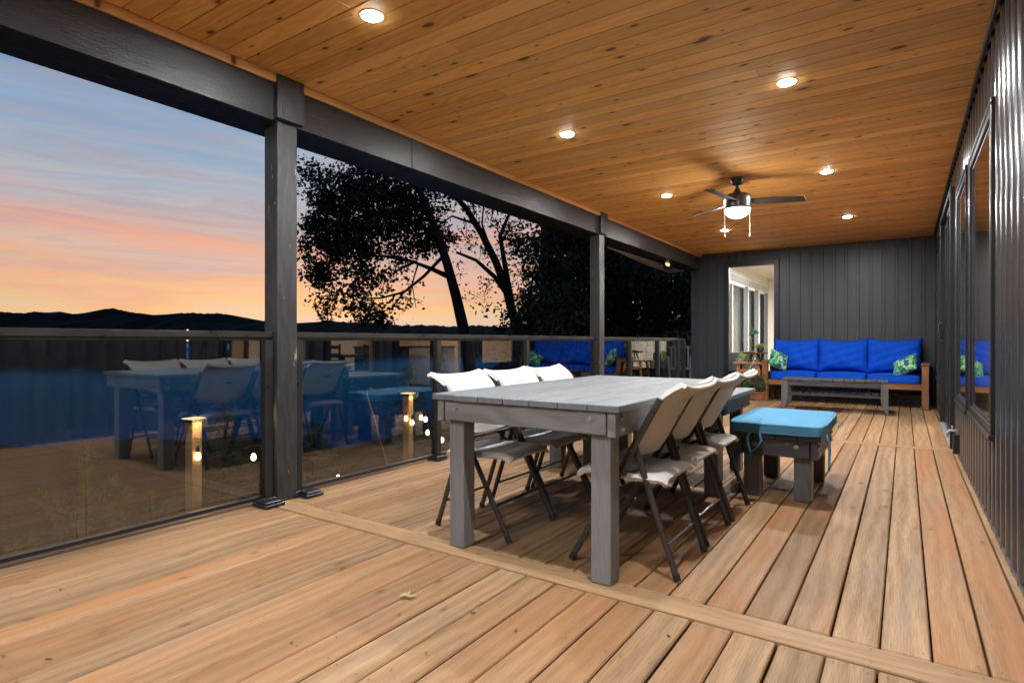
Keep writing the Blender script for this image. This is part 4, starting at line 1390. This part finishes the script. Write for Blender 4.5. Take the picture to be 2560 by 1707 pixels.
# ------------------------------------------------------------------ side table with riser, lamp and plants
sd = thing('side_table', (-2.28, 10.88, .0035), R(3), 'orange stained wooden side table with splayed legs left of the sofa', 'side table')
for i in range(4):
    MB().box((0, -.165 + i * .11, .635), (.50, .104, .026), .004).build('top_slat', 'teak', sd)
for sx in (-1, 1):
    for sy in (-1, 1):
        MB().tube([(sx * .235, sy * .19, 0.0), (sx * .155, sy * .15, .62)], .026, 4, True, up=(1, 1, 0)).build('leg', 'teak', sd)
    MB().box((sx * .185, 0, .42), (.025, .34, .05), .003).build('side_stretcher', 'teak', sd)
MB().box((0, -.17, .50), (.40, .022, .05), .003).build('apron', 'teak', sd)
ri = thing('plant_riser', (-2.20, 10.90, .653), 0, 'small dark round stool with splayed legs on the side table', 'stool')
MB().lathe([(.19, .150), (.205, .155), (.208, .17), (.20, .178), (.05, .178)], 28).build('top', 'walnut', ri)
for a in (45, 135, 225, 315):
    ca, sa = math.cos(R(a)), math.sin(R(a))
    MB().tube([(.125 * ca, .125 * sa, 0.0), (.07 * ca, .07 * sa, .151)], [.010, .016], 8).build('leg', 'walnut', ri)
zt = .653 + .179
lp = thing('desk_lamp', (-2.245, 10.88, zt), 0, 'brass desk lamp with a green pleated shade on the round stool', 'lamp')
MB().lathe([(.06, 0), (.062, .008), (.05, .016), (.012, .022)], 24).build('base', 'brass', lp)
MB().tube([(0, 0, .02), (0, 0, .40)], .005, 8).build('stem', 'brass', lp)
MB().tube([(-.045, 0, .27), (-.03, 0, .32), (.005, 0, .43), (.02, 0, .455)], .007, 8).build('arm', 'brass', lp)
sh = MB()
n = 48
ring0 = [sh.bm.verts.new(((.024 + .003 * (k % 2)) * math.cos(2 * math.pi * k / n), (.024 + .003 * (k % 2)) * math.sin(2 * math.pi * k / n), .10)) for k in range(n)]
ring1 = [sh.bm.verts.new(((.088 + .008 * (k % 2)) * math.cos(2 * math.pi * k / n), (.088 + .008 * (k % 2)) * math.sin(2 * math.pi * k / n), 0)) for k in range(n)]
for k in range(n):
    sh.bm.faces.new((ring0[k], ring0[(k + 1) % n], ring1[(k + 1) % n], ring1[k]))
ex = bmesh.ops.extrude_face_region(sh.bm, geom=sh.bm.faces[:])
for v in [e for e in ex['geom'] if isinstance(e, bmesh.types.BMVert)]:
    v.co *= .96
sh.build('shade', 'grn', lp, (.035, 0, .315), (0, R(-16), 0), smooth=None)
MB().tube([(.05, -.02, .01), (.09, -.08, .006), (.10, -.15, -.01), (.08, -.20, -.10), (.07, -.22, -.19), (.03, -.245, -.24), (.01, -.262, -.30), (.02, -.26, -.55)], .0035, 5).build('cord', 'cordw', lp)


def leaves(n, fn, ln, wd, rr, droop=0.0):
    """n diamond leaves; fn() gives (position, outward direction)"""
    vs4, fs4 = [], []
    for _ in range(n):
        p, d = fn()
        d = Vector(d)
        d = d.normalized() if d.length > 1e-5 else Vector((0, 0, 1))
        d = (d + Vector((rr.gauss(0, .5), rr.gauss(0, .5), rr.gauss(0, .5) - droop))).normalized()
        s = d.orthogonal().normalized()
        s = Matrix.Rotation(rr.uniform(0, 6.28), 3, d) @ s
        L = ln * rr.uniform(.6, 1.3)
        W = wd * rr.uniform(.7, 1.2)
        p = Vector(p)
        nrm = d.cross(s)
        i = len(vs4)
        vs4 += [tuple(p), tuple(p + d * L * .5 + s * W * .5 + nrm * W * .12), tuple(p + d * L), tuple(p + d * L * .5 - s * W * .5 + nrm * W * .12)]
        fs4.append((i, i + 1, i + 2, i + 3))
    return vs4, fs4


r5 = random.Random(5)
pp = thing('potted_succulent', (-2.105, 10.87, zt), 0, 'small pale green plant in a dark pot beside the brass lamp', 'plant')
MB().lathe([(.042, 0), (.055, .01), (.060, .07), (.055, .072), (.048, .06), (.01, .058)], 20).build('pot', 'potd', pp)


def fsu():
    a, e = r5.uniform(0, 6.28), r5.uniform(.25, 1.3)
    d = Vector((math.cos(a) * math.cos(e), math.sin(a) * math.cos(e), math.sin(e)))
    return d * r5.uniform(.0, .06) + Vector((0, 0, .068)), d


raw('foliage', *leaves(150, fsu, .055, .030, r5), 'succ', pp)
sb = thing('potted_shrub', (-2.13, 10.72, .0035), 0, 'bushy green shrub in a terracotta pot on the deck left of the sofa', 'plant')
MB().lathe([(.10, 0), (.12, .01), (.145, .12), (.16, .125), (.16, .15), (.14, .15), (.13, .11), (.02, .10)], 24).build('pot', 'terra', sb)


def fsh():
    while True:
        v = Vector((r5.uniform(-1, 1), r5.uniform(-1, 1), r5.uniform(-1, 1)))
        if .45 < v.length < 1:
            break
    k = 1 + .12 * math.sin(5 * v.x + 2) * math.sin(6 * v.z)
    return Vector((v.x * .20 * k, v.y * .20 * k, .27 + v.z * .18 * k)), v


raw('foliage', *leaves(1500, fsh, .034, .020, r5), 'shrub', sb)
MB().lathe([(.06, .1), (.14, .18), (.17, .27), (.13, .37), (.03, .42)], 12).build('branches', 'soil', sb)

# ------------------------------------------------------------------ scraps on the deck
tw = thing('dry_husk', (-1.63, 1.66, .004), R(40), 'pale dry seed husk lying on the front deck boards', 'debris')
MB().tube([(-.03, 0, .006), (-.01, .006, .012), (.012, -.004, .008), (.035, .008, .006)], [.007, .010, .006, .004], 6).build('husk', 'dry', tw)
MB().tube([(0, 0, .008), (.008, .02, .014), (.004, .036, .006)], [.006, .005, .002], 6).build('husk', 'dry', tw)
ol = thing('leaf_scrap', (-1.47, .86, .004), R(70), 'small orange scrap of leaf on the front deck boards', 'debris')
raw('scrap', [(-.02, 0, .001), (0, .008, .006), (.02, .002, .002), (.004, -.008, .004)], [(0, 1, 2, 3)], 'dryo', ol)
dbm = MB()
for _ in range(46):
    x, y = rnd.uniform(-3.1, -.3), rnd.uniform(.4, 2.0)
    a = rnd.uniform(0, 6.28)
    l, w2 = rnd.uniform(.003, .011), rnd.uniform(.0015, .004)
    ca, sa = math.cos(a), math.sin(a)
    vs5 = [dbm.bm.verts.new((x + ca * l * p - sa * w2 * q, y + sa * l * p + ca * w2 * q, .0035 + .002 * (p == 1))) for p, q in ((-1, -1), (1, -1), (1, 1), (-1, 1))]
    dbm.bm.faces.new(vs5)
o = dbm.build('deck_crumbs', 'walnut', None, smooth=None)
tag(o, 'scattered dark crumbs and seed scraps on the front deck boards', 'debris', kind='stuff')

# ------------------------------------------------------------------ garden posts, string lights, small plants outside
GX = -4.25
GZ = -.64


def garden_post(y, top, label):
    t_ = thing('garden_post', (GX, y, GZ), R(8), label, 'post', 'lit garden posts')
    MB().box((0, 0, (top - GZ) / 2), (.078, .078, top - GZ), .005).build('shaft', 'gpost', t_)
    MB().box((0, 0, top - GZ + .012), (.094, .094, .022), .004).build('collar', 'wire', t_)
    MB().box((0, 0, top - GZ + .026), (.112, .112, .006), .002).build('cap', 'capled', t_)
    pl2 = bpy.data.lights.new('cap_lamp', 'POINT')
    pl2.energy = 3.5
    pl2.color = (1, .7, .36)
    pl2.shadow_soft_size = .04
    o2 = bpy.data.objects.new('cap_lamp', pl2)
    C.objects.link(o2)
    o2.parent = t_
    o2.location = (.10, 0, top - GZ + .01)
    return t_


garden_post(2.16, .44, 'lit wooden garden post behind the left glass panel')
garden_post(4.34, .46, 'lit wooden garden post with hanging bulbs behind the middle glass panel')
sl_ = thing('string_lights', (GX, 2.16, 0), 0, 'string of warm glowing bulbs strung between the garden posts', 'string lights')
path = [(.05, -.02, .33), (.07, .25, .24), (.04, .62, .18), (.0, 1.05, -.02), (.02, 1.40, -.17), (.03, 1.85, .10), (.05, 2.14, .42), (.06, 2.32, .33), (.06, 2.50, .22), (.08, 2.75, .10), (.10, 3.15, .0), (.08, 3.7, .02), (.1, 4.5, .1)]
MB().tube(path, .0035, 5).build('cable', 'wire', sl_)
bulb_me = MB().lathe([(.004, 0), (.012, -.010), (.019, -.032), (.017, -.050), (.006, -.060)], 12).data('bulb')
bulb_me.materials.append(M['bulb'])
sock_me = MB().lathe([(.006, .045), (.011, .040), (.012, .0), (.008, -.004)], 10).data('socket')
sock_me.materials.append(M['wire'])
for (px, py, pz) in [(.06, -.0, .23), (.04, .44, .15), (.01, 1.28, -.18), (.05, 2.10, .27), (.06, 2.18, .22), (.07, 2.30, .26), (.06, 2.38, .23), (.07, 2.40, .09), (.08, 2.62, -.02), (.10, 3.35, -.03), (.08, 4.0, .0)]:
    b_ = place('bulb', bulb_me, None, sl_, (px, py, pz))
    place('socket', sock_me, None, b_)
hk = thing('metal_stake', (-3.95, 3.62, GZ), 0, 'thin leaning metal stake outside the middle glass panel', 'stake')
MB().tube([(.02, .32, 0.0), (-.10, -.02, 1.20)], .008, 8).build('rod', 'alum', hk)
MB().lathe([(.012, 0), (.016, .012), (.012, .03), (.004, .036)], 10, (-.10, -.02, 1.2)).build('tip', 'frame', hk)

# young pine just outside the left pane
r6 = random.Random(11)


def young_pine(loc, hgt, label, mat='pine', nb_=9, ln=.075, spread=.38, dense=70, group='young pines by the deck'):
    t_ = thing('young_pine', loc, 0, label, 'pine tree', group)
    st_ = MB()
    st_.tube([(0, 0, 0), (.01, .01, hgt * .5), (0, 0, hgt)], [.014, .010, .004], 6)
    tips = [(Vector((0, 0, hgt * .55)), Vector((0, 0, hgt)))]
    for i in range(nb_):
        z0_ = hgt * (.15 + .65 * i / nb_)
        a = i * 2.4 + r6.uniform(-.3, .3)
        l = spread * (1 - .6 * i / nb_)
        e = Vector((math.cos(a) * l, math.sin(a) * l, z0_ + l * .75))
        st_.tube([(0, 0, z0_), (math.cos(a) * l * .6, math.sin(a) * l * .6, z0_ + l * .25), tuple(e)], [.006, .005, .003], 5)
        tips.append((Vector((math.cos(a) * l * .55, math.sin(a) * l * .55, z0_ + l * .25)), e))
    st_.build('trunk', 'bark', t_)
    vs6, fs6 = [], []
    for p0_, p1_ in tips:
        for _ in range(dense * 4):
            k = r6.random() ** .8
            p = p0_.lerp(p1_, k)
            d = (p1_ - p0_).normalized() * .75 + Vector((r6.gauss(0, .6), r6.gauss(0, .6), r6.gauss(0, .6)))
            d.normalize()
            s = d.orthogonal().normalized() * .0028
            q = p + d * ln * r6.uniform(.7, 1.2)
            i = len(vs6)
            vs6 += [tuple(p - s), tuple(p + s), tuple(q)]
            fs6.append((i, i + 1, i + 2))
    raw('crown', vs6, fs6, mat, t_)
    return t_


young_pine((-3.88, 1.36, GZ), .98, 'young pine with soft long needles right behind the left glass panel')
young_pine((-3.95, .92, GZ), .62, 'short young pine low behind the left glass panel, nearest the camera')
young_pine((-4.05, 1.78, GZ), .66, 'short young pine between the tall young pine and the garden post')


def spruce(loc, hgt, rad, label, n=2600, mat='spruce', ln=.06, group='small spruces by the deck'):
    t_ = thing('small_spruce', loc, 0, label, 'spruce tree', group)
    MB().tube([(0, 0, 0), (0, 0, hgt)], [rad * .06, .004], 7).build('trunk', 'bark', t_)
    br = []
    for i in range(60):
        k = (i + .5) / 60
        a = i * 2.399
        l = rad * (1 - k) * r6.uniform(.75, 1.1) + .03
        z_ = hgt * (.06 + .92 * k)
        br.append((Vector((0, 0, z_)), Vector((math.cos(a) * l, math.sin(a) * l, z_ - l * .22)), l))
    tot = sum(b[2] for b in br)
    vs6, fs6 = [], []
    for p0_, p1_, l in br:
        for _ in range(int(n * l / tot)):
            k = r6.random()
            p = p0_.lerp(p1_, k) + Vector((r6.gauss(0, .03 * rad * 2), r6.gauss(0, .03 * rad * 2), 0))
            d = (p1_ - p0_).normalized() * .8 + Vector((r6.gauss(0, .6), r6.gauss(0, .6), r6.gauss(0, .35)))
            d.normalize()
            s = d.orthogonal().normalized() * ln * .10
            q = p + d * ln * r6.uniform(.7, 1.3)
            i = len(vs6)
            vs6 += [tuple(p - s), tuple(p + s), tuple(q)]
            fs6.append((i, i + 1, i + 2))
    raw('crown', vs6, fs6, mat, t_)
    return t_


spruce((-5.6, 3.15, -.66), 1.05, .55, 'small blue spruce left of the garden post behind the middle pane', 4200)
spruce((-5.2, 3.9, -.66), .85, .5, 'small blue spruce right behind the leaning stake', 3800)
spruce((-6.2, 6.4, -.75), 1.5, .75, 'small spruce behind the railing post at the table', 4200)
spruce((-5.4, 1.9, -.66), .9, .32, 'slim dark sapling behind the lit post at the left', 2600)
spruce((-12.2, 17.2, -1.6), 3.3, .9, 'narrow spruce between the two leaning tree trunks', 5200, 'leafc', .12)

# white garden chair on the side landing, seen through the gap past the railing
wcx = thing('white_garden_chair', (-4.25, 13.1, .0), R(200), 'white garden chair with curved legs seen past the end of the railing', 'chair')


def gseat(u, v):
    return (-.24 * u, .22 - .44 * v, .42 - .02 * math.sin(math.pi * v))


MB().shell(gseat, 8, 8, .03).build('seat', 'whitep', wcx)
for k in range(5):
    x_ = -.19 + .095 * k
    MB().tube([(x_, -.22, .43), (x_, -.27, .65), (x_, -.33, .88)], .022, 6).build('back_slat', 'whitep', wcx)
MB().tube([(-.24, -.33, .88), (0, -.35, .91), (.24, -.33, .88)], .026, 8).build('top_rail', 'whitep', wcx)
for sx in (-1, 1):
    MB().tube([(sx * .25, .24, 0.0), (sx * .23, .20, .25), (sx * .25, .22, .45), (sx * .27, .18, .64)], .024, 8).build('leg', 'whitep', wcx)
    MB().tube([(sx * .25, -.30, 0.0), (sx * .22, -.22, .22), (sx * .24, -.24, .45), (sx * .25, -.30, .66)], .024, 8).build('leg', 'whitep', wcx)
    MB().tube([(sx * .27, .22, .64), (sx * .28, .0, .67), (sx * .25, -.29, .66)], .024, 8).build('arm', 'whitep', wcx)
fs_ = thing('privacy_fence', (-5.0, 16.2, -.6), R(20), 'dark red-brown board fence panel past the end of the railing', 'fence')
for k in range(8):
    MB().box((-.6 + k * .15, 0, .95), (.14, .025, 1.9 + .02 * (k % 3)), .004).build('fence_board', 'sofaz', fs_)
for z_ in (.35, 1.5):
    MB().box((0, .035, z_), (1.25, .04, .09), .003).build('fence_rail', 'sofax', fs_)


# ------------------------------------------------------------------ trees
F_ = 1444.6
cT, sT = math.cos(YAW), math.sin(YAW)


def at(u, v, d):
    """point at forward distance d seen towards (u, v) of the photograph"""
    l = (u - 1280) / F_ * d
    return Vector((l * cT - d * sT, l * sT + d * cT, H - (v - 853) / F_ * d))


r8 = random.Random(21)


def crown(blobs, d0, lsize, dens, jit, mat, parent, clump=.30, outl=1.0):
    vs7, fs7 = [], []
    for bl in blobs:
        u, v, rp = bl[:3]
        sp_ = bl[3] if len(bl) > 3 else 1.0
        dd = d0 + r8.uniform(-jit, jit)
        c_ = at(u, v, dd)
        rad = rp * dd / F_
        nsub = max(4, int(dens * rad ** 2 * 26 * sp_ ** .5))
        for _ in range(nsub):
            while True:
                q = Vector((r8.uniform(-1, 1), r8.uniform(-1, 1), r8.uniform(-1, 1)))
                if q.length < 1:
                    break
            ctr = c_ + q * rad * 1.06
            ax0 = c_ + q * rad * .15
            tdir = (ctr - ax0).orthogonal().normalized() * .012
            i = len(vs7)
            vs7 += [tuple(ax0 - tdir * 1.6), tuple(ax0 + tdir * 1.6), tuple(ctr + tdir * .5), tuple(ctr - tdir * .5)]
            fs7.append((i, i + 1, i + 2, i + 3))
            for _ in range(int(26 * sp_)):
                p = ctr + Vector((r8.gauss(0, clump), r8.gauss(0, clump), r8.gauss(0, clump * .6)))
                dvec = Vector((r8.gauss(0, 1), r8.gauss(0, 1), r8.gauss(-.2, .8))).normalized()
                s = dvec.orthogonal().normalized()
                s = Matrix.Rotation(r8.uniform(0, 6.28), 3, dvec) @ s
                L = lsize * r8.uniform(.6, 1.4)
                i = len(vs7)
                vs7 += [tuple(p), tuple(p + dvec * L * .45 + s * L * .33), tuple(p + dvec * L), tuple(p + dvec * L * .5 - s * L * .30)]
                fs7.append((i, i + 1, i + 2, i + 3))
    return raw('crown', vs7, fs7, mat, parent)


def limbs(parent, lines, d0, dj=0.6):
    b = MB()
    for pts, r0_, r1_ in lines:
        off0 = r8.uniform(-dj, dj)
        n = len(pts)
        P3 = [at(u, v, d0 + off0 * i / max(1, n - 1)) for i, (u, v) in enumerate(pts)]
        b.tube(P3, [r0_ + (r1_ - r0_) * i / (n - 1) for i in range(n)], 9)
    return b.build('trunk', 'bark', parent)


def twigs_from(anchor, targets, d0):
    return [([anchor, ((anchor[0] + t_[0]) / 2 + r8.uniform(-14, 14), (anchor[1] + t_[1]) / 2 + r8.uniform(-4, 20)), t_], .06, .015) for t_ in targets]


def tree(label, lines, blobs, d0, lsize, dens, jit, clump, mat='leafd', group='big trees by the lake', name='leafy_tree'):
    b0 = at(lines[0][0][0][0], lines[0][0][0][1], d0)
    t_ = thing(name, tuple(b0), 0, label, 'tree', group)
    o1 = limbs(t_, lines, d0)
    o2 = crown(blobs, d0, lsize, dens, jit, mat, t_, clump)
    for o in (o1, o2):
        o.location = -b0
    return t_


D1 = 18.0
b1 = [(832, 489, 62), (912, 471, 62), (1002, 489, 72), (850, 552, 82), (939, 543, 88), (1037, 543, 72), (792, 574, 36), (877, 596, 60), (778, 623, 26), (832, 632, 50),
      (787, 686, 34), (818, 680, 40), (912, 632, 42), (903, 686, 42), (966, 690, 32), (820, 764, 34), (886, 744, 38), (921, 786, 34), (957, 795, 28), (1046, 612, 46), (1100, 596, 36),
      (1024, 744, 46, .22), (990, 770, 36, .22), (850, 436, 44, .45), (912, 440, 55, .5), (770, 418, 28, .7), (752, 440, 22, .7), (1000, 640, 40, .6), (770, 645, 20, .7), (985, 425, 70, .6)]
t1 = [([(1188, 1052), (1172, 900), (1157, 815), (1140, 740), (1118, 660), (1095, 590), (1072, 530), (1045, 470), (1010, 420)], .215, .07),
      ([(1120, 690), (1080, 672), (1035, 655), (985, 680)], .09, .03), ([(1095, 600), (1050, 560), (960, 540), (880, 545)], .10, .03),
      ([(1108, 640), (1060, 690), (1010, 730), (950, 745), (890, 745)], .06, .02), ([(1072, 540), (1020, 490), (930, 470), (850, 480)], .08, .02), ([(1040, 655), (960, 640), (870, 640), (800, 680)], .05, .015),
      ([(1010, 730), (980, 770), (930, 790)], .03, .01), ([(1045, 660), (1030, 710), (1040, 770)], .03, .01)]
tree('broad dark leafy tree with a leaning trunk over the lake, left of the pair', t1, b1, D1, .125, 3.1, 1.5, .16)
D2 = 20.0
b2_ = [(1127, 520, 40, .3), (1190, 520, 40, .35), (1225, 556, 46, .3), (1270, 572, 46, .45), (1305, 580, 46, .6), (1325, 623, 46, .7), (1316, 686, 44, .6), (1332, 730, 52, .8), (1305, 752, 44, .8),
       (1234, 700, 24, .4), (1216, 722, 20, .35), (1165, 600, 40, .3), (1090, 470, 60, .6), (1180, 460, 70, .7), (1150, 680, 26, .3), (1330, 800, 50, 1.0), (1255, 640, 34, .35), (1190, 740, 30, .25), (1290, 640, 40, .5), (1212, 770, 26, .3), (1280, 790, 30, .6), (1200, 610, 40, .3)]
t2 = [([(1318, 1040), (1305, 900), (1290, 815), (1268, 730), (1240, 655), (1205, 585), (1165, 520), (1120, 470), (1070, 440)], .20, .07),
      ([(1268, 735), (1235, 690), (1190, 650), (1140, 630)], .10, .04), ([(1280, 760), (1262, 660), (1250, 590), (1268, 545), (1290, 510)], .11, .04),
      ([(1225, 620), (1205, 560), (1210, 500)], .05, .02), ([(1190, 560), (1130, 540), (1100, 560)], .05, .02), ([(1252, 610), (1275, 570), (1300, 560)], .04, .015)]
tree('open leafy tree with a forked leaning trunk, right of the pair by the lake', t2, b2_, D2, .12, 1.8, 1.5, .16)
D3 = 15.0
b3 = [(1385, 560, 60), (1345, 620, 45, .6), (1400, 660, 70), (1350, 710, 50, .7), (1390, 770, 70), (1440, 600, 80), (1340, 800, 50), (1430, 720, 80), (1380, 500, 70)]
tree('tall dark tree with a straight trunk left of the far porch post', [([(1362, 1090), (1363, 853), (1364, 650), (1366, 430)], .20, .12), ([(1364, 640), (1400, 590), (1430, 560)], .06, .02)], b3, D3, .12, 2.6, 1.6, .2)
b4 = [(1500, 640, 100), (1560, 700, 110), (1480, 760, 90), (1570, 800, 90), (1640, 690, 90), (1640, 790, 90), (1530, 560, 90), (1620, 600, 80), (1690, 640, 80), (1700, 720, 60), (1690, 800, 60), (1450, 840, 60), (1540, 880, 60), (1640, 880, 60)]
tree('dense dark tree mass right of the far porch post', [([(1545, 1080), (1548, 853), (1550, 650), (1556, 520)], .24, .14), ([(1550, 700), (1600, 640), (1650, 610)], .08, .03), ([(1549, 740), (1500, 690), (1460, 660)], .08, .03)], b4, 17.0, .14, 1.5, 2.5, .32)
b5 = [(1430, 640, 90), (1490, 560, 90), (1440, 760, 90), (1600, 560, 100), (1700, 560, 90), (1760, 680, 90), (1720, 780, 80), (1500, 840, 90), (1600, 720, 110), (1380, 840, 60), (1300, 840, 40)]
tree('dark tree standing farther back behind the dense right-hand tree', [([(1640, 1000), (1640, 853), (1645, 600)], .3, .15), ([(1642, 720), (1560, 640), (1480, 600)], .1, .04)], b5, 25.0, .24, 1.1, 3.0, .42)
spruce((-7.7, 12.1, -1.2), 3.4, 1.25, 'dim round pine just beyond the far porch post', 9000, 'leafc', .13, 'pines in the yard')
spruce((-7.3, 14.6, -1.2), 2.6, 1.3, 'dim bushy shrub beyond the short railing run', 9000, 'leafc', .12, 'pines in the yard')
